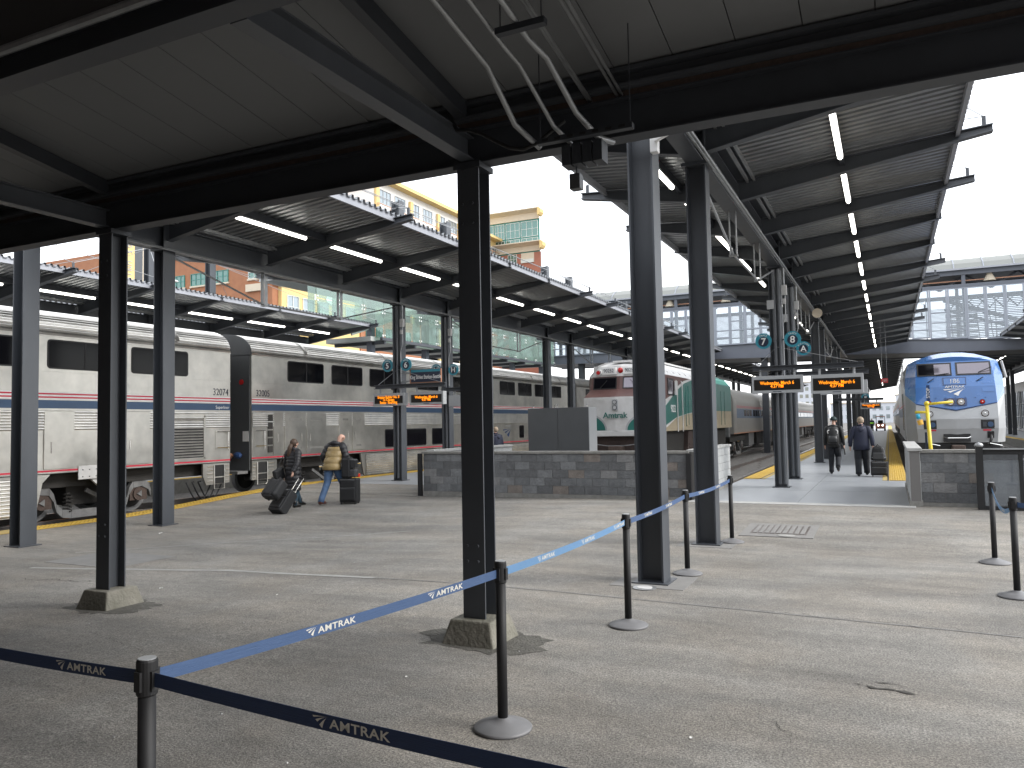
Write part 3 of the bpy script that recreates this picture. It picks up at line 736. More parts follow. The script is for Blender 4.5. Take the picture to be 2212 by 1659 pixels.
for X in (XA+.0, XB-.05, 1.5): 
    mb = MB(); ya, yb = -2., 5.9
    mb.hexa([(X-.05, ya, cz(ya)-.16), (X+.05, ya, cz(ya)-.16), (X+.05, ya, cz(ya)-.01), (X-.05, ya, cz(ya)-.01)], [(X-.05, yb, cz(yb)-.16), (X+.05, yb, cz(yb)-.16), (X+.05, yb, cz(yb)-.01), (X-.05, yb, cz(yb)-.01)]); mb.build('purlin', STEELD, rf)
ibeam_x(8.3, -9.7, -1.55, 5.02, 5.15, .12, tw=.02, tf=.02).build('outer_edge_beam', FASC, rf)
for X in (XA, XB):
    z0 = gz(X, YB)+.2
    hcol(X, YB, z0, 3.98, .21, .21, .016, .012, 'y').build('column', STEEL, rf, label='dark steel column on a tapered concrete footing')
    MB().box(X-.13, X+.13, YB-.13, YB+.13, 3.93, 3.98).build('cap_plate', STEELD, rf)
    for zz in (.55, .68, 3.45, 3.62):
        for dx in (-.05, .05): MB().tube([(X+dx, YB-.112, zz), (X+dx, YB-.128, zz)], .012, 6).build('bolt', STEEL, rf)
    mb = MB(); zb = z0-.28; b, tp = .27, .19
    mb.hexa([(X-b, YB-b, zb), (X+b, YB-b, zb), (X+b, YB+b, zb), (X-b, YB+b, zb)], [(X-tp, YB-tp, z0), (X+tp, YB-tp, z0), (X+tp, YB+tp, z0), (X-tp, YB+tp, z0)])
    mb.build('footing', FOOT, rf, bevel=.015, label='tapered concrete footing')
# unseen station building behind the viewpoint, added to block light from behind
sb = T('unseen_station_building', 'unseen dark brick station building behind the viewpoint, added to block light from behind', 'building', (-6, -4, 0))
MB().box(-26, 16, -6, -4.2, -.3, 9).build('wall', SBRICK, sb); MB().box(-27.2, -26, -6, 5.2, -.3, 6.5).build('side_wall', SBRICK, sb)
for i in range(9):
    a = -24+i*4.3; o = MB().box(a, a+2.2, -4.2, -4.12, .1, 2.9).build('doorway', STEELD, sb); MB().box(a+.12, a+2.08, -4.12, -4.1, .2, 2.75).build('pane', GLASSD, o)
# conduits on the ceiling
cs = lambda y, d: cz(y)-d
def slope_pipe(x, y0, y1, r, d=.27, bend=None):
    pts = [(x, y0, cs(y0, d)), (x, y1, cs(y1, d))]
    if bend: pts += bend
    MB().tube(pts, r, 10).build('conduit', GALV, rf, smooth=True)
slope_pipe(-2.62, .5, 4.95, .022, .27, [(-2.58, 5.05, 4.35), (-2.5, 5.35, 4.0), (-2.38, 5.55, 3.86)])
slope_pipe(-2.40, .5, 4.95, .017, .27, [(-2.34, 5.1, 4.33), (-2.2, 5.4, 3.95), (-2.12, 5.55, 3.85)])
slope_pipe(-2.20, .5, 4.95, .022, .27, [(-2.12, 5.1, 4.33), (-2.0, 5.35, 4.0), (-1.9, 5.55, 3.86), (-1.83, 5.7, 3.86)])
for x in (-2.11, -2.09, -1.87, -1.83): slope_pipe(x, .5, 6.0, .012, .2)
for yy, xa, xb in ((4.75, -2.35, -1.98),):
    zz = cs(yy, .3); MB().box(xa, xb, yy-.03, yy+.03, zz-.04, zz+.005).build('strut_channel', STEELD, rf)
    for x in (xa+.03, xb-.03): MB().tube([(x, yy, zz), (x, yy, cz(yy))], .005, 5).build('hanger_rod', STEELD, rf)
MB().box(-2.33, -1.58, 5.36, 5.42, 3.82, 3.86).build('strut_channel', STEELD, rf)
for k in range(7): MB().box(-2.28+k*.1, -2.23+k*.1, 5.355, 5.36, 3.83, 3.85).build('channel_slot', RUB, rf)
for x in (-2.31, -1.6): MB().tube([(x, 5.39, 3.86), (x, 5.39, 4.6)], .005, 5).build('hanger_rod', STEELD, rf)
jb = MB()
for i in range(4): jb.box(-2.19+i*.085, -2.12+i*.085, 5.52, 5.66, 3.68, 3.84)
jb.build('junction_boxes', STEELD, rf)
pts = [(-3.2, 5.6, 4.25)]
for i in range(9):
    t = i/8; pts.append((-3.1+.95*t, 5.5, 4.12-.1*t-.36*sin(pi*t)**1.5*t))
MB().tube(pts, .016, 8).build('cable', BLK, rf, smooth=True)
sp = T('camera', 'small dark box hanging on a rod below the main beam', 'sensor box', (-2.1, 5.6, 3.55))
MB().box(-2.145, -2.06, 5.555, 5.64, 3.5, 3.62).build('box', CAB, sp, bevel=.004); MB().tube([(-2.1, 5.6, 3.62), (-2.1, 5.6, 3.7)], .006, 6).build('rod', STEELD, sp)
cm = T('security_camera', 'white security camera on a bracket at the top of the right column', 'security camera', (-2.3, 8.85, 4.9))
MB().box(-2.36, -2.27, 8.7, 8.8, 4.8, 5.0).build('wall_plate', WHITE, cm, bevel=.01); MB().bar((-2.3, 8.7, 4.93), (-2.02, 8.62, 5.0), .05, .05).build('arm', WHITE, cm, bevel=.01)
mb = MB(); mb.cbox((-1.98, 8.62, 5.12), (.13, .36, .14), 0, Matrix.Rotation(.35, 3, 'Z')); mb.build('camera_housing', WHITE, cm, bevel=.02)
# ================================================================ TRAINS
CX5 = -18.39
def rrect(mb, ax, c0, u0, u1, z0, z1, r, a, b, mi=0, n=4):
    pts = []
    for cx, cz_, st in ((u1-r, z1-r, 0), (u0+r, z1-r, 1), (u0+r, z0+r, 2), (u1-r, z0+r, 3)):
        for i in range(n+1):
            t = (st+i/n)*pi/2; pts.append((cx+r*cos(t), cz_+r*sin(t)))
    return mb.prism(pts, ax, a, b, mi)
def window(parent, x, y0, y1, z0, z1, div=True, s=1, r=.08):
    o = rrect(MB(), 'x', 0, y0, y1, z0, z1, r, x-.03*s, x+.012*s).build('window', RUB, parent)
    rrect(MB(), 'x', 0, y0+.035, y1-.035, z0+.035, z1-.035, r*.7, x+.012*s, x+.016*s).build('pane', GLASSD, o)
    if div:
        m = (y0+y1)/2; MB().box(min(x+.016*s, x+.022*s), max(x+.016*s, x+.022*s), m-.025, m+.025, z0+.035, z1-.035).build('divider', RUB, o)
    return o
def ribs(parent, x, y0, y1, z0, z1, n, m, name='fluting', s=1, d=.022):
    mb = MB(); h = (z1-z0)/n; prof = []
    for i in range(n):
        a = z0+i*h; prof += [(a, 0), (a+h*.2, d*.8), (a+h*.5, d), (a+h*.8, d*.8)]
    prof.append((z1, 0)); k = len(prof)
    mb.add([(x+s*p[1], y0, p[0]) for p in prof]+[(x+s*p[1], y1, p[0]) for p in prof], [(i, i+1, k+i+1, k+i) for i in range(k-1)])
    return mb.build(name, m, parent, fix=False)
def truck(parent, cx, yc, wb=1.27, zr_=-.33, near=1):
    """bogie with curved side frame, springs, wheels; near side at cx+near*1.1"""
    x = cx+near*1.12
    fr = MB(); pts_t = []; 
    prof = [(-1.62, .22), (-1.55, .4), (-1.35, .5), (-1.1, .47), (-.98, .3), (-.92, .08), (-.78, -.06), (-.55, -.1), (.55, -.1), (.78, -.06), (.92, .08), (.98, .3), (1.1, .47), (1.35, .5), (1.55, .4), (1.62, .22)]
    for (a, b), (c, d) in zip(prof[:-1], prof[1:]):
        th = .19
        fr.hexa([(x-.06, yc+a, b-th), (x+.06, yc+a, b-th), (x+.06, yc+a, b+.0), (x-.06, yc+a, b)], [(x-.06, yc+c, d-th), (x+.06, yc+c, d-th), (x+.06, yc+c, d), (x-.06, yc+c, d)])
    tk = T('x', '', None) if False else fr.build('truck', TRUCK, parent, bevel=.01)
    for sgn in (-1, 1):
        y = yc+sgn*wb
        mb = MB()
        for xs in (cx-.76, cx+.76-.13*0):
            mb.tube([(xs-.07, y, zr_+.46), (xs+.07, y, zr_+.46)], .46, 28); mb.tube([(xs+.07, y, zr_+.46), (xs+.09, y, zr_+.46)], .35, 24, 1)
        mb.tube([(cx-.9, y, zr_+.46), (cx+.9, y, zr_+.46)], .09, 12)
        mb.build('wheel', [TRUCK, DIRT], tk)
        mb = MB(); mb.tube([(x-.1, y, zr_+.46), (x+.07, y, zr_+.46)], .17, 14, 0); mb.tube([(x+.07, y, zr_+.46), (x+.1, y, zr_+.46)], .09, 3, 1); mb.box(x-.08, x+.03, y-.25, y+.25, zr_+.3, zr_+.62, 0)
        mb.build('axle_box', [RUST, TRUCK], tk)
        # coil spring
        ys = yc+sgn*.62; pts = []
        for i in range(50):
            t = i/49*5*2*pi; pts.append((x+.09*cos(t), ys+.09*sin(t), -.12+.42*i/49))
        MB().tube(pts, .018, 5).build('coil_spring', DIRT, tk)
    MB().box(cx-.9, cx+.9, yc-.5, yc+.5, .0, .45).build('bolster', DIRT, tk)
    MB().bar((x+.05, yc-.2, .35), (x+.05, yc+.5, -.05), .05, .09).build('damper', TRUCK, tk)
    return tk
def superliner(y0, label, near, num_s=None, num_e=None, L=25.9, detail=1):
    t = T('passenger_coach', label, 'train coach', (CX5, y0, -.33), group='silver double deck coaches')
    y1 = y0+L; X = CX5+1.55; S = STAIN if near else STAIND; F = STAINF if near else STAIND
    hull = MB(); prof = [(-1.55, .78), (1.55, .78), (1.55, 3.88)]
    hull.prism([(CX5-1.55, .78), (CX5+1.55, .78), (CX5+1.55, 3.88), (CX5-1.55, 3.88)], 'y', y0, y1)
    hull.build('body', S, t)
    # ribbed roof
    pr = []
    N = 30
    for i in range(N+1):
        a = i/N*pi/2; r = 1+.0; rib = (.018 if i % 2 else 0) if i < 22 else 0
        pr.append((1.55*cos(a)**.62+rib*cos(a), 3.88+.68*sin(a)**.85+rib*sin(a)))
    pts = [(CX5+x, z) for x, z in pr]+[(CX5-x, z) for x, z in pr[-2::-1]]
    MB().prism(pts, 'y', y0, y1).build('roof', F, t)
    for yb in ([y0+2.42] if near else [])+[y0+L*f for f in (.27, .42, .6, .78, .93)]:
        mb = MB()
        for i in range(4, 22):
            a, b = i/N*pi/2, (i+1)/N*pi/2; q = lambda g, o: (CX5+(1.55+o)*cos(g)**.62, 3.88+(.68+o)*sin(g)**.85)
            (x1, z1), (x2, z2) = q(a, .025), q(b, .025)
            mb.add([(x1, yb-.05, z1), (x2, yb-.05, z2), (x2, yb+.05, z2), (x1, yb+.05, z1)], [(0,1,2,3)])
        mb.build('roof_band', STAIND if near else DIRT, t, fix=False)
    e = .004
    MB().box(X, X+e, y0, y1, 2.25, 2.435).build('blue_stripe', BLUE, t)
    MB().box(X, X+e, y0, y1, 2.455, 2.62).build('white_band', WHITE, t)
    for z in (2.50, 2.575): MB().box(X+e, X+e*1.5, y0, y1, z-.017, z+.017).build('red_stripe', RED, t)
    MB().box(X, X+e, y0, y1, .835, .875).build('red_stripe', RED, t)
    MB().box(X, X+.012, y0, y1, 3.075, 3.09).build('seam_strip', S, t)
    MB().box(X, X+.015, y0, y1, 3.86, 3.885).build('drip_rail', S, t)
    MB().box(X-.05, X+.0, y0, y1, .78, .8).build('sill', S, t)
    ribs(t, X, y0+.02, y1-.02, 1.76, 2.2, 7, F)
    return t
def ladder_end(t, ya, S, F, y_step0, y_step1, mirror=False):
    X = CX5+1.55; e0 = min(ya, ya+1.0)
def step_corner(t, a, b, S, F, s0, s1, slant):
    """skirt corner panel between y=a (car end) and y=b (slanting edge) with stirrup steps"""
    X = CX5+1.55
    pts = [(a, .78), (a, .22), (b-(slant if b > a else -slant), .2), (b, .45), (b, .78)]
    MB().prism(pts, 'x', X-.06, X-.004).build('corner_skirt', S, t)
    lo, hi = min(a, s0, s1), max(s0, s1)
    for z in (.3, .4, .5, .6, .7):
        for u0, u1 in (((a, s0-.03), (s1+.03, b-.12)) if b > a else ((b+.12, s0-.03), (s1+.03, a))):
            if u1-u0 > .05: MB().tube([(X+.0, u0+.02, z), (X+.0, u1-.02, z)], .016, 6).build('flute', F, t)
    MB().box(X-.003, X+.002, s0, s1, .22, .73).build('step_recess', RUB, t)
    mb = MB().tube([(X+.02, s0, .73), (X+.02, s0, .08), (X+.02, s1, .08), (X+.02, s1, .73)], .016, 6); mb.bar((X+.02, s0, .4), (X+.02, s1, .4), .03, .03); mb.build('step', F, t)
X5 = CX5+1.55
# --- coach A: ends at Y=16.57 (numbered 32074)
cA = superliner(-9.33, 'nearest silver double deck coach, numbered 32074, with a large louvred grille', True)
for a, b in ((3.2, 5.0), (6.2, 8.0), (8.9, 10.82), (11.19, 13.0), (13.34, 15.08)): window(cA, X5, a, b, 3.14, 3.8)
for a, b in ((11.13, 11.84), (13.2, 13.88), (9.2, 10.0)):
    o = MB().box(X5, X5+.028, a, b, .9, 2.19).build('equipment_door', STAIN, cA, bevel=.004)
    MB().tube([(X5+.035, a+.16 if a < 13 else a+.1, 1.25), (X5+.035, a+.16 if a < 13 else a+.1, 1.5)], .012, 6).build('handle', CHROME, o)
gr = MB(); gr.box(X5, X5+.03, 14.36, 14.42, .93, 2.1); gr.box(X5, X5+.03, 15.6, 15.66, .93, 2.1); gr.box(X5, X5+.03, 14.36, 15.66, 2.06, 2.12); gr.box(X5, X5+.03, 14.36, 15.66, .9, .97)
gr = gr.build('grille', STAIN, cA); MB().box(X5+.001, X5+.005, 14.42, 15.6, .97, 2.06).build('grille_back', RUB, gr)
for i in range(14):
    z = 1.0+i*.075; MB().hexa([(X5+.004, 14.42, z+.03), (X5+.03, 14.42, z), (X5+.03, 14.42, z+.012), (X5+.004, 14.42, z+.042)], [(X5+.004, 15.6, z+.03), (X5+.03, 15.6, z), (X5+.03, 15.6, z+.012), (X5+.004, 15.6, z+.042)]).build('slat', STAIND, gr)
def grab(t, ya, yb, z0, z1):
    MB().box(X5, X5+.012, ya, yb, z0-.05, z1+.04).build('access_panel', STAIN, t)
    for z in (z0, z1): MB().tube([(X5, ya+.03, z), (X5+.05, ya+.03, z), (X5+.05, yb, z), (X5, yb, z)], .012, 6).build('grab_rail', CHROME, t)
    MB().tube([(X5+.05, yb-.04, z0-.1), (X5+.05, yb-.04, z1)], .01, 6).build('grab_rail', CHROME, t)
grab(cA, 16.02, 16.5, 1.21, 1.65)
step_corner(cA, 16.55, 15.6, STAIN, STAINF, 15.98, 16.34, .12)
sk = MB().prism([(-9.3, .78), (-9.3, -.1), (10.85, -.1), (11.0, .05), (11.12, .6), (11.3, .78)], 'x', X5-.06, X5-.002).build('skirt', STAIN, cA)
ribs(cA, X5, -9.2, 10.9, -.08, .72, 10, STAINF, 'skirt_fluting')
MB().box(X5, X5+.03, 11.95, 13.0, .62, .93).build('jacking_plate', WHITED, cA, bevel=.006)
for i in range(14): MB().tube([(X5+.03, 12.02+random.random()*.92, .68+random.random()*.2), (X5+.045, 12.05+random.random()*.0+.02*i, .8)], .009, 5).v if False else None
for i in range(12):
    yy = 12.05+(i % 6)*.17; z = .68 if i < 6 else .84; MB().tube([(X5+.028, yy, z), (X5+.042, yy, z)], .012, 6).build('rivet', RUB, cA)
MB().prism([(12.3, .62), (12.95, .62), (13.1, -.05), (12.95, -.05), (12.6, .35)], 'x', X5-.1, X5-.03).build('bolster_arm', WHITED, cA)
MB().box(CX5-1.2, CX5+1.2, -9, 16.4, .45, .77).build('underframe', DIRT, cA)
truck(cA, CX5, 12.62)
text('32074', .27, NAVY, (X5+.004, 16.22, 2.75), '+x', cA, 'car_number', .002, sx=.85)
text('Superliner', .12, WHITE, (X5+.006, 16.28, 2.33), '+x', cA, 'lettering', .002)
for k in range(3):
    pts = [(X5-.3, 15.3+k*.25, .3)]+[(X5-.3+.0*i, 15.3+k*.2+.9*i/8, .3-.55*sin(pi*i/8)) for i in range(9)]
    MB().tube(pts, .02, 6).build('brake_hose', RUB, cA, smooth=True)
# --- coach B
cB = superliner(17.4, 'second silver double deck coach, numbered 32005, with lower deck windows', True)
for a, b in ((18.93, 20.66), (21.07, 22.78), (23.21, 25.0), (26.3, 28.0), (29.0, 30.9), (33.72, 35.41), (35.8, 37.45), (37.88, 39.6), (39.95, 41.56)): window(cB, X5, a, b, 3.16, 3.82)
for a, b in ((24.13, 27.01), (27.45, 29.14), (30.0, 31.7)): window(cB, X5, a, b, .94, 1.62)
window(cB, X5, 35.85, 36.4, 1.02, 1.66, div=False)
for a, b in ((18.3, 18.7), (18.78, 19.74), (19.78, 20.75), (21.42, 22.12), (22.17, 22.86)):
    o = MB().box(X5, X5+.028, a, b, .93, 2.19).build('equipment_door', STAIN, cB, bevel=.004)
    yy = b-.2 if a in (18.78, 21.42) else a+.16
    MB().tube([(X5+.035, yy, 1.3), (X5+.035, yy, 1.55)], .014, 6).build('handle', STAIND, o)
    if b-a > .6:
        for z in (1.05, 1.95): MB().box(X5+.028, X5+.031, a+.2, b-.2, z, z+.07).build('vent', STAIND, o)
for i in range(5): MB().box(X5+.0, X5+.03, 18.06, 18.25, 1.0+i*.235, 1.19+i*.235).build('louvre', DIRT, cB)
grab(cB, 17.5, 17.93, 1.21, 1.66)
step_corner(cB, 17.42, 18.45, STAIN, STAINF, 17.62, 18.03, .12)
MB().prism([(22.65, .78), (22.82, .05), (22.95, -.05), (38.3, -.05), (38.5, .6), (38.6, .78)], 'x', X5-.06, X5-.002).build('skirt', STAIN, cB)
ribs(cB, X5, 22.95, 38.3, -.02, .74, 10, STAINF, 'skirt_fluting')
MB().box(CX5-1.2, CX5+1.2, 17.6, 43.1, .45, .77).build('underframe', DIRT, cB)
truck(cB, CX5, 20.7); truck(cB, CX5, 40.2)
text('32005', .27, NAVY, (X5+.004, 17.86, 2.76), '+x', cB, 'car_number', .002, sx=.85)
mb = MB(); swoosh(mb, lambda u, v: (X5+.006, 33.95+u*1.1, 1.1+v*.4)); mb.build('logo', P42D, cB, fix=False)
text('AMTRAK', .15, SIGNG, (X5+.006, 34.6, 1.62), '+x', cB, 'lettering', .002)
# end wall, diaphragm and markers in the gap
MB().box(CX5-1.5, CX5+1.5, 17.36, 17.4, .5, 3.9).build('end_wall', CAB, cB)
MB().prism([(CX5-1.56, 3.88)]+[(CX5+1.56*cos(i/8*pi/2)**.62, 3.88+.69*sin(i/8*pi/2)**.85) for i in range(9)], 'y', 17.36, 17.398).build('end_cap', CAB, cB)
MB().box(X5-1.1, X5-.95, 16.6, 17.36, .6, 3.9).build('diaphragm', CAB, cB)
MB().disc((X5-.35, 17.34, 3.1), .08, 'y', .03).build('marker_light', REDL, cB)
MB().box(X5-.3, X5-.08, 17.35, 17.36, 1.35, 1.65).build('notice', WHITE, cB)
MB().ball((X5-.35, 17.2, .95), (.15, .1, .1), 10).build('hose_bundle', P42D, cB)
MB().ball((X5-.7, 17.2, .93), (.15, .1, .1), 10).build('hose_bundle', COPPER, cB)
MB().box(X5-1.0, X5-.05, 16.9, 17.3, .42, .5).build('end_step', TRUCK, cB)
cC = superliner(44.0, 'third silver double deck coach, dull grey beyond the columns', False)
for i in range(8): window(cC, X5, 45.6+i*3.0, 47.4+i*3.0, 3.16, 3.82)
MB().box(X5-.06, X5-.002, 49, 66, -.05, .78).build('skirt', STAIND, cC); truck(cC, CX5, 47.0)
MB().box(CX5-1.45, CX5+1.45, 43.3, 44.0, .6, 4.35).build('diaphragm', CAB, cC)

# --- P42-style locomotive, front at Y~31
lo = T('locomotive', 'blue and silver diesel locomotive numbered 186 facing the camera at right', 'locomotive', (2.07, 31, -.33))
LX, LY = 2.12, 31.2
zs = [.80, 1.28, 1.62, 2.16, 2.75, 3.15, 3.66]
fy = [.12, .0, .0, .06, .2, .38, .66]; hw = [1.2, 1.24, 1.25, 1.24, 1.22, 1.2, 1.14]; oy = [1.0, .95, .9, .85, .9, 1.05, 1.25]; ow = [1.52, 1.55, 1.55, 1.55, 1.55, 1.53, 1.42]
ncol = 9; grid = []
for i, z in enumerate(zs):
    zc = {3: 1.93}.get(i, None); row = []
    row.append((LX-ow[i], LY+oy[i]+2.2, z)); row.append((LX-ow[i], LY+oy[i], z+(.35 if i == 3 else 0)))
    for j, u in enumerate((-1, -.55, 0, .55, 1)):
        zz = z-(.24*(1-abs(u)) if i == 3 else 0); row.append((LX+u*hw[i], LY+fy[i]-.03*(1-abs(u)), zz))
    row.append((LX+ow[i], LY+oy[i], z+(.35 if i == 3 else 0))); row.append((LX+ow[i], LY+oy[i]+2.2, z)); grid.append(row)
nose = MB(); nf = MB()
for i in range(len(zs)-1):
    for j in range(ncol-1):
        blue = i >= 3 and 1 <= j <= 6; mi = 1 if blue else 0
        nose.add([grid[i][j], grid[i][j+1], grid[i+1][j+1], grid[i+1][j]], [(0,1,2,3)], mi)
# roof arch
def arch(y, w_, z_, hh): return [(LX+w_*u, y, z_+hh*(1-abs(u)**2.2)) for u in (-1, -.8, -.5, -.25, 0, .25, .5, .8, 1)]
A0 = [(LX+u*hw[6], LY+fy[6], 3.66+.17*(1-abs(u)**2)) for u in (-1, -.75, -.5, -.25, 0, .25, .5, .75, 1)]
A1 = arch(LY+1.25, 1.42, 3.66, .36); A2 = arch(LY+3.4, 1.5, 3.6, .44)
for P, Q, mi in ((A0, A1, 1), (A1, A2, 0)):
    for j in range(8): nose.add([P[j], P[j+1], Q[j+1], Q[j]], [(0,1,2,3)], mi)
for j in range(8): nose.add([(LX+hw[6]*(-1+j*.25), LY+fy[6], 3.66), (LX+hw[6]*(-.75+j*.25), LY+fy[6], 3.66), A0[j+1], A0[j]], [(0,1,2,3)], 1)
for s, j in ((-1, 0), (1, 8)):
    nose.add([(LX+s*hw[6], LY+fy[6], 3.66), (LX+s*ow[6], LY+oy[6], 3.66), A1[j]], [(0,1,2)], 1)
nose.build('nose', [P42S, P42B], lo)
body = MB(); body.prism([(LX-1.55, .8), (LX+1.55, .8), (LX+1.55, 3.5), (LX+1.25, 3.85), (LX, 4.04), (LX-1.25, 3.85), (LX-1.55, 3.5)], 'y', LY+3.2, LY+20.5); body.build('body', P42S, lo)
MB().box(LX-1.553, LX-1.55, LY+3.2, LY+20, 1.7, 2.1).build('side_stripe', BLUE, lo)
MB().box(LX-1.553, LX-1.55, LY+3.2, LY+20, 2.15, 2.2).build('side_stripe', RED, lo)
# windshields lie on the sloping face between z 2.75..3.66
def face(u, z):
    for i in range(len(zs)-1):
        if zs[i] <= z <= zs[i+1]:
            t = (z-zs[i])/(zs[i+1]-zs[i]); return LX+u, LY+fy[i]+(fy[i+1]-fy[i])*t-.03*(1-min(1, abs(u)/1.22))
    return LX+u, LY, z
def fpanel(u0, u1, z0, z1, m, name, off=.01, parent=None, th=.01):
    parent = parent or lo; q = []
    for d in (off, off-th-.02):
        for u, z in ((u0, z0), (u1, z0), (u1, z1), (u0, z1)):
            x, y = face(u, z)[:2]; q.append((x, y-d, z))
    return MB().hexa(q[:4], q[4:]).build(name, m, parent)
for u0, u1, pm in ((-1.15, -.06, (GLASSD, GLASSR)), (.07, 1.14, (GLASSR, GLASSR))):
    wf = fpanel(u0, u1, 3.15, 3.62, RUB, 'windshield', .02)
    mid = u0+(u1-u0)*.5
    fpanel(u0+.05, mid, 3.2, 3.57, pm[0], 'pane', .03, wf); fpanel(mid, u1-.05, 3.2, 3.57, pm[1], 'pane', .03, wf)
fpanel(-.36, .36, 2.8, 3.08, P42D, 'number_board', .015); fpanel(-.33, .33, 2.83, 3.05, P42B, 'number_panel', .02)
x, y = face(0, 2.94); text('186', .22, WHITE, (x, y-.045, 2.94), '-y', lo, 'lettering', .004)
x, y = face(0, 2.74); text('AMTRAK', .11, WHITE, (x-.0, y-.03, 2.74), '-y', lo, 'lettering', .003, sx=1.4, bold=.002)
mb = MB(); swoosh(mb, lambda u, v: (face(-.37+u*.76, 2.42+v*.26)[0], face(-.37+u*.76, 2.42+v*.26)[1]-.02, 2.42+v*.26)); mb.build('logo', WHITE, lo, fix=False)
fpanel(-.34, .34, 2.08, 2.34, P42D, 'headlight_recess', .012)
def flamp(u, z, r, m, name, rim=CHROME):
    x, y = face(u, z)[:2]; o = MB().tube([(x, y+.02, z), (x, y-.035, z)], r, 20).build(name, rim, lo)
    MB().tube([(x, y-.035, z), (x, y-.045, z)], r*.78, 20).build('lens', m, o); MB().ball((x, y-.045, z), (r*.3, .015, r*.3), 8).build('bulb', CHROME, o)
flamp(-.16, 2.21, .13, LENS, 'headlight'); flamp(.16, 2.21, .13, LENS, 'headlight')
flamp(-.83, 2.2, .085, REDL, 'marker_light', RUB); flamp(.8, 2.2, .085, REDL, 'marker_light', RUB)
flamp(-.82, 1.8, .12, LENS, 'ditch_light'); flamp(.86, 1.8, .12, LENS, 'ditch_light')
for u in (-1.02, .72):
    b = fpanel(u, u+.4, 1.27, 1.58, RUB, 'coupling_box', .012); x, y = face(u+.2, 1.42)[:2]
    MB().tube([(x+.08, y-.02, 1.42), (x+.08, y-.05, 1.42)], .09, 16).build('blue_cap', BLUE, b); MB().box(x-.15, x-.03, y-.04, y-.02, 1.34, 1.5).build('socket', STEELD, b)
for u in (-.88, .78): fpanel(u, u+.24, 1.2, 1.25, RED, 'red_placard', .012)
fpanel(-1.2, 1.2, 1.29, 1.31, SIGNG, 'seam', .012); fpanel(.83, 1.18, 2.55, 2.86, P42B, 'hatch', .008)
for i in range(7):
    u = -.9+i*.3; zz = 2.34+.03*(1-abs(u)); x, y = face(u, zz)[:2]; MB().tube([(x, y, zz), (x, y-.015, zz)], .015, 6).build('bolt', P42D, lo)
# V line
for s in (-1, 1):
    mb = MB(); a = face(0, 1.92); b = face(s*1.23, 2.16)
    mb.hexa([(a[0], a[1]-.012, 1.9), (a[0], a[1]-.012, 1.935), (a[0], a[1]+.02, 1.935), (a[0], a[1]+.02, 1.9)], [(b[0], b[1]-.012, 2.14), (b[0], b[1]-.012, 2.175), (b[0], b[1]+.02, 2.175), (b[0], b[1]+.02, 2.14)]); mb.build('trim_line', P42D, lo)
# coupler, pilot, plow, mirrors, wipers
MB().box(LX-.42, LX+.4, LY+.02, LY+.3, .82, 1.1).build('coupler_pocket', RUB, lo)
MB().box(LX-.2, LX+.2, LY-.5, LY+.1, .5, .72).build('coupler', RUST, lo, bevel=.03)
MB().tube([(LX-.42, LY-.1, 1.0), (LX-.3, LY-.14, .96), (LX+.3, LY-.14, .96), (LX+.4, LY-.1, 1.0)], .018, 6).build('lift_bar', CHROME, lo)
MB().prism([(LX-1.3, .8), (LX-1.2, .1), (LX-.3, -.1), (LX+.3, -.1), (LX+1.2, .1), (LX+1.3, .8)], 'y', LY+.15, LY+.35).build('pilot', BLK, lo)
for u in (-1.0, .85): MB().tube([(LX+u, LY+.1, .72), (LX+u+.1, LY-.15, .78), (LX+u+.45, LY-.15, .7), (LX+u+.5, LY+.05, .6)], .016, 6).build('grab_iron', CHROME, lo)
MB().tube([(LX+1.0, LY+.05, 1.08), (LX+1.0, LY-.12, .98), (LX+.95, LY-.1, .7)], .045, 8).build('air_hose', RUB, lo, smooth=True)
fpanel(.9, 1.1, .95, 1.18, RUB, 'hose_plate', .012)
for s in (-1, 1):
    mb = MB(); xm = LX+s*1.62; mb.cbox((xm, LY+1.35, 3.35), (.05, .3, .62), 0, Matrix.Rotation(-s*.2, 3, 'Y')); mb.build('mirror', WHITED, lo, bevel=.02)
for u, zz in ((-.35, 3.2), (.95, 3.25)):
    x, y = face(u, zz)[:2]; MB().bar((x-.2, y-.06, zz-.02), (x+.2, y-.07, zz+.03+(.12 if u > 0 else 0)), .015, .03).build('wiper', RUB, lo)
for u in (-.75, .75):
    x, y = face(u, 2.95)[:2]; MB().bar((x-.08, y-.03, 2.92), (x+.12, y-.05, 3.05), .02, .03).build('wiper_arm', RUB, lo)
MB().box(LX-1.3, LX+1.3, LY+1.5, LY+20, .3, .82).build('underframe', DIRT, lo); truck(lo, LX, LY+4.2, 1.37, near=-1)
MB().box(LX-1.556, LX-1.55, LY+2.4, LY+3.1, 1.3, 3.3).build('cab_door', P42S, lo, bevel=.002); MB().box(LX-1.56, LX-1.54, LY+1.7, LY+2.2, 2.75, 3.2).build('side_window', GLASSD, lo)
for y in (LY+2.35, LY+3.15): MB().tube([(LX-1.6, y, 1.2), (LX-1.6, y, 2.6)], .016, 6).build('handrail', CHROME, lo)
MB().box(LX-1.556, LX-1.55, LY+5, LY+9, 2.3, 3.3).build('radiator_grille', STAIND, lo)

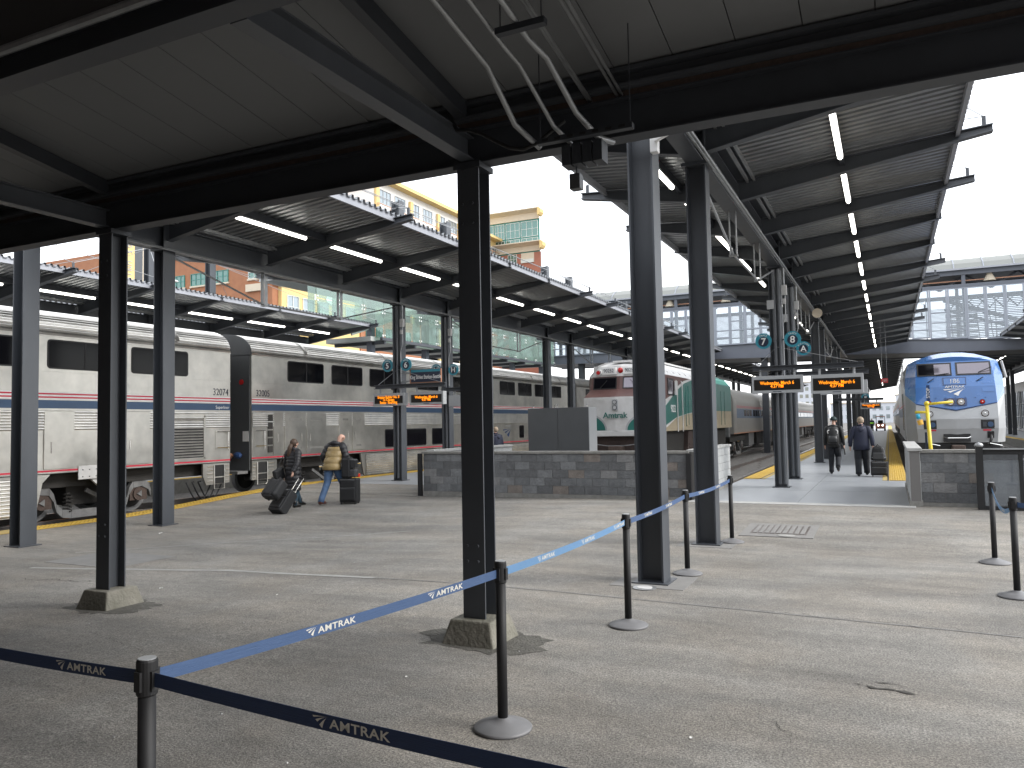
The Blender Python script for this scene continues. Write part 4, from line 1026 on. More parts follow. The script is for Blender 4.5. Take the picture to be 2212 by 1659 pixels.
# --- single level coaches
def coach(X, y0, label, side, grp, L=26.0, blue=True):
    t = T('passenger_coach', label, 'train coach', (X, y0, -.33), group=grp); s = side; e = X+s*1.5; y1 = y0+L
    pr = [(1.5, .95), (1.5, 2.75)]+[(1.5-.5*(1-cos(a)), 2.75+.75*sin(a)) for a in (.3, .6, .9, 1.2)]+[(.6, 3.62), (0, 3.68)]
    pts = [(X+x, z) for x, z in pr]+[(X-x, z) for x, z in pr[-2::-1]]
    MB().prism(pts, 'y', y0, y1).build('body', COACHS, t)
    a, b = (e, e+s*.004)
    lo_, hi = min(a, b), max(a, b)
    MB().box(lo_, hi, y0+.6, y1-.6, 1.84, 2.38).build('blue_stripe', mat_b, t)
    for z in (2.46, 2.53): MB().box(lo_, hi, y0+.6, y1-.6, z-.015, z+.015).build('red_stripe', RED, t)
    MB().box(lo_, hi, y0+.05, y1-.05, .95, 1.02).build('rust_sill', COPPER, t)
    w = None
    for i in range(6):
        yy = y0+3.6+i*3.4
        for q in range(3):
            if w is None: w = MB().box(min(e+s*.004, e+s*.012), max(e+s*.004, e+s*.012), yy, yy+.85, 1.96, 2.34).build('window', GLASSD, t); wy = yy
            else: copy_part(w, (0, yy+q*1.0-wy, 0), t)
    for yy in (y0+.25, y1-1.1):
        MB().box(min(e+s*.004, e+s*.01), max(e+s*.004, e+s*.01), yy, yy+.8, 1.0, 2.9).build('door', STAIND, t)
    MB().box(X-1.2, X+1.2, y0+.3, y1-.3, .5, .95).build('underframe', DIRT, t)
    for q in range(4): MB().box(min(X+s*.9, X+s*1.35), max(X+s*.9, X+s*1.35), y0+6+q*3.2, y0+8+q*3.2, .15, .95).build('equipment_box', DIRT if q % 2 else TRUCK, t)
    truck(t, X, y0+3.2, near=s); truck(t, X, y1-3.2, near=s)
    MB().box(X-1.3, X+1.3, y0-.45, y0, .8, 3.4).build('vestibule', TRUCK, t)
    return t
COACHS = mat('coach_silver', (.34, .325, .30), .42, .6, var=.12, vs=2)
mat_b = mat('coach_blue', (.09, .14, .22), .4, .2, var=.1, vs=2)
for i in range(3):
    coach(-9.25, 44.4+i*26.5, ['single deck coach coupled right behind the green and cream cab car', 'second single deck coach behind the cab car', 'third single deck coach behind the cab car, far away'][i], 1, 'single deck coaches behind the cab car')
for i in range(3):
    coach(2.12, 52.6+i*26.5, ['first coach behind the blue locomotive', 'second coach behind the blue locomotive', 'third coach behind the blue locomotive, far away'][i], -1, 'coaches behind the blue locomotive')

# --- cab control unit 90252
cb = T('locomotive', 'white, maroon and green cab control unit numbered 90252 behind the grey wall', 'locomotive', (-9.2, 27.8, -.33))
X, Y = -9.08, 27.8; HW = 1.5
def cbp(poly, name, m, off=.004, parent=None):   # polygon on right side (faces +X)
    return MB().prism(poly, 'x', X+HW, X+HW+off).build(name, m, parent or cb)
# lower nose: V plan
def ring(y, hw, z, crease): return [(X-hw, y+.45, z), (X-hw*.93, y+.16, z), (X, y-crease, z), (X+hw*.93, y+.16, z), (X+hw, y+.45, z)]
R0 = ring(Y, 1.42, 1.4, .12); R1 = ring(Y, 1.42, 2.66, .12); R2 = ring(Y+.42, 1.3, 2.94, .02); R3 = [(X-1.26, Y+1.0, 2.96), (X-1.2, Y+.62, 2.96), (X, Y+.44, 2.96), (X+1.2, Y+.62, 2.96), (X+1.26, Y+1.0, 2.96)]
R4 = [(X-1.24, Y+1.1, 3.46), (X-1.16, Y+.74, 3.46), (X, Y+.56, 3.46), (X+1.16, Y+.74, 3.46), (X+1.24, Y+1.1, 3.46)]
R5 = [(X-1.1, Y+1.2, 3.86), (X-.92, Y+.86, 3.86), (X, Y+.7, 3.86), (X+.92, Y+.86, 3.86), (X+1.1, Y+1.2, 3.86)]
R6 = [(X-1.0, Y+1.6, 4.0), (X-.7, Y+1.4, 4.02), (X, Y+1.3, 4.04), (X+.7, Y+1.4, 4.02), (X+1.0, Y+1.6, 4.0)]
cn = MB()
for A, B, mi in ((R0, R1, 0), (R1, R2, 1), (R3, R4, 1), (R4, R5, 0), (R5, R6, 0)):
    for j in range(4): cn.add([A[j], A[j+1], B[j+1], B[j]], [(0,1,2,3)], mi)
cn.add(R2+R3, [(0,1,6,5),(1,2,7,6),(2,3,8,7),(3,4,9,8)], 1)
for k in (0, 4):
    sg = -1 if k == 0 else 1; bk = lambda z, w=HW: (X+sg*w, Y+1.3, z)
    cn.add([R0[k], R1[k], bk(2.66), bk(1.4)], [(0,1,2,3)], 0); cn.add([R1[k], R2[k], bk(2.94), bk(2.66)], [(0,1,2,3)], 1); cn.add([R3[k], R4[k], bk(3.46), bk(2.96)], [(0,1,2,3)], 1); cn.add([R4[k], R5[k], bk(3.9, 1.1), bk(3.46)], [(0,1,2,3)], 0); cn.add([R2[k], R3[k], bk(2.94)], [(0,1,2)], 1)
cn.build('nose', [WHITED, MAROON], cb, fix=False)
# side/top hull
hull = MB(); hull.prism([(X-HW, 1.35), (X+HW, 1.35), (X+HW, 3.5), (X+1.1, 3.95), (X+.8, 4.05), (X-.8, 4.05), (X-1.1, 3.95), (X-HW, 3.5)], 'y', Y+1.3, Y+11.0); hull.build('cab_body', WHITED, cb)
MB().prism([(X-1.4, 1.42), (X-1.24, 3.9), (X+1.24, 3.9), (X+1.4, 1.42)], 'y', Y+1.12, Y+1.3).build('cab_core', WHITED, cb)
MB().prism([(X-HW, 1.35), (X+HW, 1.35), (X+HW, 3.5), (X+1.15, 3.9), (X-1.15, 3.9), (X-HW, 3.5)], 'y', Y+11.0, Y+15.0).build('rear_body', GREEN, cb)
MB().prism([(X+.95, 3.98), (X+1.35, 3.75), (X+HW+.005, 3.45), (X+HW+.005, 3.3), (X+.95, 3.3)], 'y', Y+11.01, Y+14.6).build('rear_shoulder', GREENL, cb)
cbp([(Y+.5, 1.35), (Y+15, 1.35), (Y+15, 1.5), (Y+.5, 1.5)], 'sill', CREAM, .012)
cbp([(Y+1.5, 1.5), (Y+15, 1.5), (Y+15, 2.2), (Y+9, 2.18), (Y+5, 2.02), (Y+3, 1.85)], 'cream_side', CREAM, .004)
arc = [(Y+1.35+.0, 2.3), (Y+2.2, 2.6), (Y+3.3, 2.98), (Y+4.5, 3.28), (Y+5.8, 3.46), (Y+7.2, 3.5)]
cbp([(Y+1.0, 1.52), (Y+3, 1.87), (Y+5, 2.04), (Y+9, 2.2), (Y+15, 2.22), (Y+15, 3.5), (Y+7.2, 3.5)]+arc[::-1][1:], 'green_side', GREEN, .006)
cbp([(Y+1.1, 2.5), (Y+2.2, 2.72), (Y+3.2, 3.08), (Y+4.3, 3.36), (Y+5.4, 3.5), (Y+1.1, 3.5)], 'maroon_side', MAROON, .005)
cw = MB().box(X+HW+.0, X+HW+.02, Y+1.7, Y+2.6, 2.72, 3.38).build('cab_window', RUB, cb); MB().box(X+HW+.02, X+HW+.024, Y+1.76, Y+2.54, 2.78, 3.32).build('pane', GLASSR, cw)
MB().box(X+HW+.06, X+HW+.1, Y+2.6, Y+2.95, 2.75, 3.3).build('mirror', WHITED, cb)
text('90252', .40, WHITE, (X+HW+.012, Y+2.5, 2.2), '+x', cb, 'car_number', .003, sx=.75, bold=.004)
text('Amtrak', .42, WHITE, (X+HW+.012, Y+6.6, 2.66), '+x', cb, 'lettering', .003, sx=.8, bold=.004)
for y in (Y+3.05, Y+3.9): MB().tube([(X+HW+.05, y, 1.3), (X+HW+.05, y, 3.25), (X+HW, y, 3.35)], .02, 6).build('handrail', WHITED, cb)
for y in (Y+4.6, Y+5.1, Y+7.4, Y+9.8, Y+12.2, Y+13.1): MB().box(X+HW+.006, X+HW+.02, y, y+.03, 1.5, 3.2).build('door_seam', GREEN, cb)
MB().box(X+HW+.0, X+HW+.03, Y+4.7, Y+9.6, 1.5, 1.55).build('side_rail', CREAM, cb)
MB().box(X-.95, X+.95, Y+2.2, Y+14, 4.05, 4.12).build('roof_hatch', WHITE, cb)
for i in range(9): MB().bar((X+.85, Y+2.2+i, 4.06), (X+1.42, Y+2.2+i, 3.62), .02, .03).build('roof_rib', WHITED, cb)
# nose details
for s in (-1, 1):
    def nf_(u, z, o=.012): # point on lower nose front
        t = abs(u)/1.32; return (X+u, Y-.12+(.28)*t-o, z)
    # green corner arcs
    mb = MB(); pts = [(1.32, 1.42)]
    for i in range(9):
        a = i/8*pi/2; pts.append((1.32-.9*cos(a), 1.42+.6*sin(a)))
    pts += [(1.32, 2.02)]
    vs = [nf_(s*u, z) for u, z in pts]; mb.add(vs, [tuple(range(len(vs)))]); mb.build('green_corner', GREEN, cb, fix=False)
    mb = MB()
    for i in range(8):
        a, b = i/8*pi/2, (i+1)/8*pi/2
        q = [(1.32-.9*cos(a), 1.42+.6*sin(a)), (1.32-.9*cos(b), 1.42+.6*sin(b)), (1.32-.97*cos(b), 1.42+.67*sin(b)), (1.32-.97*cos(a), 1.42+.67*sin(a))]
        mb.add([nf_(s*u, z, .014) for u, z in q], [(0,1,2,3)])
    mb.build('grey_trim', SIGNG, cb, fix=False)
    # windshield
    def wf(u, z, o): t = abs(u)/1.18; f = (z-2.96)/.5; return (X+u, Y+.44+.12*f+.18*t-o, z)
    for a, b, z0, z1, m, nm, o, par in ((.12, 1.1, 2.98, 3.43, RUB, 'windshield', .015, None),):
        q = [wf(s*a, z0, o), wf(s*b, z0, o), wf(s*b, z1, o), wf(s*a, z1, o)]; q2 = [(p[0], p[1]+.04, p[2]) for p in q]
        wo = MB().hexa(q, q2).build(nm, m, cb)
        q = [wf(s*(a+.04), z0+.04, .022), wf(s*(b-.04), z0+.04, .022), wf(s*(b-.04), z1-.04, .022), wf(s*(a+.04), z1-.04, .022)]; q2 = [(p[0], p[1]+.01, p[2]) for p in q]
        MB().hexa(q, q2).build('pane', GLASSD if s < 0 else GLASSR, wo)
    MB().bar((X+s*.75, Y+.42, 3.02), (X+s*.45, Y+.36, 3.3), .02, .02).build('wiper', RUB, cb)
    # number board
    cx_ = X+s*.42; yb = Y+.56
    MB().cbox((cx_-s*0, yb+.02, 3.66), (.58, .1, .26), 0, Matrix.Rotation(s*.14, 3, 'Z')).build('number_board', WHITE, cb, bevel=.01)
    text('90252', .19, NAVY, (cx_, yb-.08, 3.665), '-y', cb, 'lettering', .003, sx=.85)
    xx = X+s*.88; MB().tube([(xx, Y+.95, 3.62), (xx, Y+.62, 3.62)], .12, 16).build('light_housing', WHITED, cb); MB().tube([(xx, Y+.62, 3.62), (xx, Y+.59, 3.62)], .075, 16).build('red_light', REDL, cb)
    MB().tube([(X+s*.8, Y-.05, 2.6), (X+s*.4, Y-.12, 2.6)], .012, 6).build('grab_iron', WHITED, cb)
MB().ball((X, Y+.62, 3.68), (.11, .1, .11), 12).build('warning_light', REDL, cb, smooth=True)
o = MB().box(X-.11, X+.11, Y-.17, Y-.08, 2.16, 2.56).build('headlight_plate', SIGNG, cb)
for z in (2.26, 2.46):
    h_ = MB().tube([(X, Y-.17, z), (X, Y-.2, z)], .085, 16).build('headlight', STEELD, o); MB().tube([(X, Y-.2, z), (X, Y-.205, z)], .068, 16).build('lens', LENS, h_)
text('Amtrak', .30, GREEN, (X, Y-.155, 1.97), '-y', cb, 'lettering', .012, bold=.004)
MB().box(X-1.42, X+1.42, Y-.1, Y+.5, 1.2, 1.4).build('anticlimber', WHITED, cb, bevel=.02)
MB().prism([(X-1.35, 1.2), (X-1.25, .5), (X-.5, .3), (X+.5, .3), (X+1.25, .5), (X+1.35, 1.2)], 'y', Y+.2, Y+.4).build('pilot', MARD, cb)
MB().box(X-.25, X+.25, Y-.3, Y+.2, .55, .85).build('coupler', RUST, cb, bevel=.03)
MB().tube([(X-1.1, Y-.1, .95), (X-.3, Y-.2, .85), (X+.3, Y-.2, .85), (X+1.1, Y-.1, .95)], .02, 6).build('lift_bar', TRUCK, cb)
MB().box(X-1.2, X+1.2, Y+1, Y+14.8, .5, 1.35).build('underframe', DIRT, cb)
MB().prism([(Y+5.5, 1.3), (Y+5.2, .1), (Y+9.5, .1), (Y+9.2, 1.3)], 'x', X-1.3, X+1.38).build('fuel_tank', MARD, cb)
for i in range(5): MB().box(X+1.38, X+1.4, Y+5.6, Y+9.1, .2+i*.13, .25+i*.13).build('tank_rib', MARD, cb)
truck(cb, X, Y+3.1); truck(cb, X, Y+12.0)
MB().box(X-.4, X+.9, Y+.95, Y+1.2, 4.0, 4.08).build('horn_base', WHITED, cb)

# ================================================================ FOOTBRIDGE
fb = T('footbridge', 'covered steel and glass footbridge crossing over the tracks', 'bridge', (0, 54.5, 5.5))
def zb(x): return 5.58+(.6)*max(0, min(1, (7-x)/29))
def gh(x): return .62+.42*max(0, min(1, (7-x)/12)) if x > -5 else 1.04-.5*max(0, min(1, (-5-x)/17))
for y in (54.3, 59.5):
    mb = MB(); xs = [-24, -16, -5, 2, 7, 22]
    for a, b in zip(xs[:-1], xs[1:]):
        mb.hexa([(a, y, zb(a)), (a, y+.06, zb(a)), (a, y+.06, zb(a)+gh(a)), (a, y, zb(a)+gh(a))], [(b, y, zb(b)), (b, y+.06, zb(b)), (b, y+.06, zb(b)+gh(b)), (b, y, zb(b)+gh(b))])
        for q in (0, 1):
            mb.hexa([(a, y-.12, zb(a)+q*gh(a)-.015), (a, y+.18, zb(a)+q*gh(a)-.015), (a, y+.18, zb(a)+q*gh(a)+.02), (a, y-.12, zb(a)+q*gh(a)+.02)], [(b, y-.12, zb(b)+q*gh(b)-.015), (b, y+.18, zb(b)+q*gh(b)-.015), (b, y+.18, zb(b)+q*gh(b)+.02), (b, y-.12, zb(b)+q*gh(b)+.02)])
    mb.build('girder', mat('bridge_steel', (.10, .11, .135), .45, var=.08, vs=1) if y < 55 else MT['bridge_steel'], fb)
BS = MT['bridge_steel']
mb = MB()
for a, b in ((-24, -5), (-5, 7), (7, 22)): mb.hexa([(a, 54.36, zb(a)+.05), (b, 54.36, zb(b)+.05), (b, 54.36, zb(b)+.25), (a, 54.36, zb(a)+.25)], [(a, 59.5, zb(a)+.05), (b, 59.5, zb(b)+.05), (b, 59.5, zb(b)+.25), (a, 59.5, zb(a)+.25)])
mb.build('floor', STEELD, fb)
HEAD = 9.5; EAVE = 10.6
ztop = lambda x: zb(x)+gh(x)
FRM = mat('bridge_window_frame', (.25, .27, .31), .45, .2)
for y in (54.34, 59.48):
    near = y < 55
    MB().box(-24, 22, y-.05, y+.1, HEAD, HEAD+.22).build('head_rail', BS, fb)
    MB().box(-24, 22, y-.06, y+.12, EAVE-.32, EAVE).build('eave_beam', BS, fb)
    for i in range(10):
        x = -22+i*4.4; MB().box(x-.1, x+.1, y, y+.2, ztop(x), EAVE-.3).build('post', BS, fb)
    n = 46
    for i in range(n):
        x = -23.5+i*1.0; z0 = ztop(x)+.03
        if near:
            mb = MB(); mb.box(x+.0, x+.09, y-.05, y+.04, z0, HEAD); mb.box(x+.9, x+.99, y-.05, y+.04, z0, HEAD)
            f = (i*7) % 3
            for z in (z0, z0+.95+.0*f, z0+(.5 if i % 2 else 1.55), HEAD-.05): mb.box(x+.09, x+.9, y-.04, y+.03, z, z+.07)
            wo = mb.build('window_frame', FRM, fb)
            MB().box(x+.09, x+.9, y-.008, y-.002, z0+.04, HEAD-.05).build('pane', GLB, wo)
        elif i % 2 == 0:
            mb = MB(); mb.box(x+.02, x+.08, y, y+.05, z0, HEAD)
            for z in (z0, z0+.95, z0+1.6, HEAD-.05): mb.box(x+.08, x+1.95, y, y+.04, z, z+.04)
            mb.build('window_frame', FRM, fb)
# blinds / louvred back glazing and trusses
bl = MB()
for x0, x1 in ((-23, -4), (1.2, 5.5), (14, 22)):
    for k in range(26): bl.box(x0, x1, 59.2, 59.24, 7.3+k*.085 if x0 < 0 else 6.7+k*.085, 7.34+k*.085 if x0 < 0 else 6.74+k*.085)
bl.build('blinds', WHITED, fb)
mb = MB()
for i in range(16):
    x = -22+i*2.8; mb.bar((x, 55.9, 9.6), (x+1.4, 55.9, 10.5), .12, .12); mb.bar((x+1.4, 55.9, 10.5), (x+2.8, 55.9, 9.6), .12, .12)
mb.build('roof_truss', BS, fb)
st = MB()   # stair hall framing visible through the right part
for i in range(9):
    x = 3.8+i*.75; st.bar((x, 58.2, 9.4-.33*i), (x+.2, 58.2, 6.5), .05, .05); st.bar((x, 58.0, 9.5), (x+.8, 58.0, 8.6), .08, .08); st.bar((x+.8, 58.0, 9.5), (x, 58.0, 8.6), .06, .06); [st.box(3.6, 14.2, 58.3, 58.34, 6.5+i*.33+q*.11, 6.56+i*.33+q*.11) for q in range(3)]
st.bar((3.5, 58.1, 9.3), (10.5, 58.1, 6.6), .12, .25); st.bar((3.5, 57.4, 8.6), (10.5, 57.4, 6.0), .1, .16)
st.build('stair_framing', MT['bridge_steel'], fb)
for x0 in [(-24+i*1.55) for i in range(30)]:
    mb = MB(); a, b = x0+.03, x0+1.52
    pr = [(54.0, EAVE+.02), (54.35, EAVE+.38), (55.2, EAVE+.8), (56.9, EAVE+1.0)]
    for (y, z), (y2, z2) in zip(pr[:-1], pr[1:]): mb.add([(a, y, z), (b, y, z), (b, y2, z2), (a, y2, z2)], [(0,1,2,3)])
    mb.build('roof_pane', GLR, fb, fix=False)
    mb = MB()
    for (y, z), (y2, z2) in zip(pr[:-1], pr[1:]): mb.bar((x0, y, z+.01), (x0, y2, z2+.01), .06, .05)
    mb.build('glazing_bar', FRM, fb)
MB().box(-24, 22, 53.96, 54.05, EAVE-.06, EAVE+.04).build('gutter', FASC, fb)
MB().box(-24, 22, 56.9, 60, EAVE+.9, EAVE+1.0).build('rear_roof', BS, fb); MB().box(-24, 22, 54.6, 59.4, EAVE-.12, EAVE-.06).build('ceiling', STEELD, fb); MB().box(-24, 22, 54.75, 54.85, HEAD+.45, HEAD+.52).build('copper_pipe', COPPER, fb)
for i in range(11):
    x = -21.5+i*3.9; o = MB().tube([(x, 54.7, 10.4), (x, 54.7, 9.85)], [.1, .34], 14).build('cone_lamp_shade', BEIGE, fb)
for x in (-20.5, -7.4, 4.2, 14.2):
    MB().box(x-.2, x+.2, 54.6, 55.0, -.5, zb(x)).build('pier', STEELD, fb); MB().box(x-.2, x+.2, 59.0, 59.4, -.5, zb(x)).build('pier', STEELD, fb)

# ================================================================ GLASS STAIR TOWER
gtw = T('glass_building', 'pale green glass walled stair building left of the footbridge, behind the silver train', 'building', (-22, 27, 6))
TX = -21.9; ty0, ty1 = 26.4, 52.8; zlo, zhi = 6.05, 11.0; nb = 16; bw = (ty1-ty0)/nb
for i in range(nb):
    for r in range(4):
        a = ty0+i*bw+.015; b = a+bw-.03; z0 = zlo+r*(zhi-zlo)/4+.015; z1 = z0+(zhi-zlo)/4-.03
        if a < 31 and r == 0: z0 = 6.62
        MB().box(TX, TX+.02, a, b, z0, z1).build('glass_pane', GLT, gtw)
for i in range(nb+1):
    y = ty0+i*bw; z0 = zlo if y > 31.2 else 6.62
    MB().box(TX-.45, TX-.02, y-.015, y+.015, z0, zhi).build('glass_fin', GLT, gtw)
    for r in range(0, 4):
        z = zlo+r*(zhi-zlo)/4
        if z < z0: continue
        mb = MB()
        for dy, dz in ((-.09, -.09), (.09, -.09), (-.09, .09), (.09, .09)): mb.tube([(TX+.02, y+dy, z+dz), (TX+.035, y+dy, z+dz)], .035, 8)
        mb.box(TX-.06, TX, y-.02, y+.02, z-.1, z+.1); mb.build('spider_fitting', WHITE, gtw)
for z in (6.0, 8.4, 10.9): MB().box(TX-3.2, TX-.5, 31 if z < 7 else ty0, ty1, z-.12, z+.1).build('floor_edge', mat('interior_concrete', (.42, .43, .42), .8) if z < 7 else MT['interior_concrete'], gtw)
for ya, za, yb, zbb in ((30, 6.2, 37, 8.4), (38, 8.4, 45, 6.2), (46, 6.2, 52, 8.4), (33, 8.5, 40, 10.9)):
    for xx in (TX-.9, TX-2.2): MB().bar((xx, ya, za), (xx, yb, zbb), .08, .3).build('stringer', MT['interior_concrete'], gtw)
    MB().tube([(TX-.85, ya, za+1), (TX-.85, yb, zbb+1)], .03, 6).build('handrail', CHROME, gtw)
for y in (31.5, 36.5, 42, 47.5, 52.4): MB().box(TX-1.0, TX-.7, y-.15, y+.15, -.5, zhi).build('column', BS, gtw)
for i in range(8): MB().box(TX-3.0, TX+.02, 31.4+i*2.7, 31.55+i*2.7, 5.72, 5.92).build('floor_beam', STEELD, gtw)
MB().box(TX-.1, TX+.06, 31.2, ty1, 5.88, 6.03).build('edge_beam', STEEL, gtw)
MB().box(TX-3.2, TX+.02, ty1-.03, ty1, 6.05, zhi).build('end_glass', GLT, gtw)
MB().box(TX+.03, TX+.035, 38.9, 39.3, 8.0, 8.2).build('yellow_notice', YELP, gtw)

# ================================================================ DISTANT BUILDINGS
def wgrid(parent, ax, plane, s, u0, u1, z0, z1, cols, rows, frame, glass, d=.12, name='window'):
    """window on plane; ax 'x' => plane normal X (u=Y); s sign outward"""
    def B(mb, a, b, c, e, p, q, mi=0):
        lo_, hi = min(plane+s*p, plane+s*q), max(plane+s*p, plane+s*q)
        return mb.box(lo_, hi, a, b, c, e, mi) if ax == 'x' else mb.box(a, b, lo_, hi, c, e, mi)
    mb = MB(); t = .07
    B(mb, u0, u1, z0, z0+t, 0, d); B(mb, u0, u1, z1-t, z1, 0, d); B(mb, u0, u0+t, z0+t, z1-t, 0, d); B(mb, u1-t, u1, z0+t, z1-t, 0, d)
    for i in range(1, cols): u = u0+(u1-u0)*i/cols; B(mb, u-.035, u+.035, z0+t, z1-t, 0, d*.8)
    for i in range(1, rows): z = z0+(z1-z0)*i/rows; B(mb, u0+t, u1-t, z-.03, z+.03, 0, d*.7)
    w_ = mb.build(name, frame, parent); B(MB(), u0+t, u1-t, z0+t, z1-t, .01, .04).build('pane', glass, w_); return w_
bb = T('brick_building', 'orange brick and yellow office building with green windows beyond the far canopy', 'building', (-60, 65.1, 0))
MB().box(-120, -60, 65.1, 120, -1, 24.0).build('brick_wall', BRICKM, bb)
MB().box(-59.99, -59.5, 66.0, 80.0, -1, 17.6).build('yellow_wall', YELB, bb)
MB().box(-60.4, -59.3, 65.05, 81, 17.6, 17.9).build('parapet', WHB, bb)
MB().box(-60.5, -59.3, 80.0, 95, -1, 16.0).build('brick_wing', BRICKM, bb)
for i, (a, b) in enumerate(((-75.2, -73.2), (-72.2, -69.9), (-68.9, -66.4), (-63.4, -60.8), (-80, -77.5))):
    for z0, z1 in ((18.35, 19.75), (14.2, 15.5), (21.9, 23.2), (11, 12.4)):
        wgrid(bb, 'y', 65.1, -1, a, b, z0, z1, 3, 2, WINF if i == 3 else GRNW, WGL); MB().box(a-.1, b+.1, 64.92, 65.09, z0-.2, z0-.02).build('sill', BEIGE, bb)
MB().box(-63.6, -60.7, 64.8, 65.09, 16.9, 17.7).build('balcony_panel', BEIGE, bb)
for i in range(5):
    a = 66.8+i*2.6; wgrid(bb, 'x', -59.5, 1, a, a+1.9, 14.0, 16.5, 2, 2, WINF, WGL2)
for i in range(6):
    a = 81+i*2.2; wgrid(bb, 'x', -59.3, 1, a, a+1.5, 12.6, 14.6, 2, 2, GRNW, WGL)
lg = T('building_sign', 'white coffee cup shaped sign on the yellow wall', 'sign', (-59.4, 74.6, 16.9)); 
mb = MB()
for i in range(12):
    a = i/12*2*pi; mb.ball((-59.4, 74.4+.75*cos(a), 16.95+.5*sin(a)), (.05, .25, .2), 8)
mb.ball((-59.42, 74.4, 16.95), (.05, .7, .42), 12); mb.build('emblem', WHITE, lg)
ub = T('office_building', 'white and yellow upper office building with a projecting cornice, seen above the canopy', 'building', (-60, 85, 0))
MB().box(-85, -60, 84, 106.8, -1, 34.4).build('white_wall', WHB, ub); MB().box(-84, -60.2, 106.8, 124.4, -1, 33.3).build('yellow_wall', YELB, ub)
MB().box(-86, -58.8, 83, 107, 34.4, 34.9).build('cornice', YELB, ub)
for i in range(6):
    a = 85.2+i*3.6
    for z0 in (31.5, 27.6, 23.6): wgrid(ub, 'x', -60, 1, a, a+2.6, z0, z0+1.9, 3, 2, SIGNG, WGL2)
for y in (84.4, 92.6, 100.0, 106.4): MB().box(-59.95, -59.6, y-.35, y+.35, -1, 33.4).build('pilaster', YELB, ub)
for i in range(5):
    a = 108+i*3.2
    for z0 in (30.4, 26.4, 22.4): wgrid(ub, 'x', -60.2, 1, a, a+2.4, z0, z0+1.6, 3, 2, WINF, WGL2)
MB().box(-60.2, -58.9, 106.8, 124.5, 33.3, 33.7).build('cornice', YELB, ub); MB().box(-60.1, -59.3, 84, 124, 29.9, 30.2).build('ledge', BEIGE, ub)
for y in range(84, 124, 3): MB().tube([(-59.4, y, 30.2), (-59.4, y, 31.2)], .04, 5).build('railing_post', COPPER, ub)
MB().box(-59.45, -59.35, 84, 123, 31.15, 31.22).build('railing', COPPER, ub)
gb = T('office_building', 'tall green glass and red brick tower with curved cornices, in the distance', 'building', (-52, 120, 0))
MB().prism([(-80, 120), (-51.7, 120), (-54, 124), (-80, 124)], 'z', -1, 30.8).build('brick_wall', BRICKR, gb); MB().prism([(-80, 120.05), (-51.9, 120.05), (-54.2, 124), (-80, 124)], 'z', 30.8, 37.4).build('green_wall', GRNW, gb)
for z0, z1, x1, lab in ((36.45, 37.9, -51.6, 'cornice'), (31.0, 32.3, -51.3, 'cornice')):
    MB().box(-80, x1-.3, 119.8, 120.1, z0, z1-.35).build('frieze', BEIGE, gb)
    MB().prism([(119.8, z1-.4), (118.4, z1-.05), (118.4, z1+.1), (120.2, z1+.1)], 'x', -80, x1).build(lab, BEIGE, gb)
    pts = [(118.4, z1+.1)]
    mb = MB()
    pr = [(0, .1), (.35, 0), (.6, -.35), (.55, -.8), (.25, -1.2), (0, -1.3)]
    mb.prism([(x1+a, z1+b) for a, b in pr], 'y', 118.4, 119.9); mb.build('curved_end', YELB, gb)
for x0, x1 in ((-55.35, -52.2), (-58.2, -55.6), (-60.3, -58.5), (-63, -60.6), (-66, -63.3)):
    o = wgrid(gb, 'y', 120.05, -1, x0, x1, 33.55, 36.2, 3, 2, WINF, WGL); wgrid(gb, 'y', 120.05, -1, x0, x1, 32.35, 33.3, 3, 1, WINF, WGL)
wgrid(gb, 'y', 120, -1, -57.9, -56.2, 29.2, 30.7, 3, 2, WINF, WGL)
lg = MB().box(-55.4, -53.0, 119.96, 119.99, 29.1, 30.8).build('loggia', BEIGE, gb); MB().box(-55.4, -53.1, 119.8, 119.95, 29.1, 29.7).build('balustrade', WINF, lg)
MB().box(-55.5, -52.8, 119.96, 119.99, 25.0, 27.3).build('loggia', BEIGE, gb)
b5 = T('sign_pylon', 'tall pale beige pylon with 505 UNION written down its side', 'sign', (-60, 47, 0))
MB().box(-60.6, -60, 46.2, 47.8, -1, 19.3).build('pylon', YELB, b5); 
for i, ch in enumerate('505 UNION'): text(ch, .62, SIGNG, (-59.97, 47.25, 18.6-i*.5), '+x', b5, 'lettering', .02, tilt=-pi/2)
MB().box(-61.2, -60.7, 48.2, 49.2, -1, 20.5).build('side_fin', STEEL, b5); MB().box(-62, -61.3, 49.3, 51.8, -1, 20.4).build('pale_fin', BEIGE, b5)
sl = T('street_lamp', 'curved street lamp in front of the orange brick building', 'street lamp', (-57.5, 48, 0))
MB().tube([(-57.5, 47.2, -.5), (-57.5, 47.2, 13.3), (-57.5, 47.5, 14.3), (-57.5, 48.4, 15.0), (-57.5, 49.6, 15.2)], .09, 8).build('pole', WHITED, sl); MB().ball((-57.5, 49.9, 15.18), (.2, .5, .12), 10).build('lamp_head', WHITED, sl)
FARM = mat('haze_tinted_wall', (.5, .52, .56), .9)  # distance haze is put into this pale wall colour
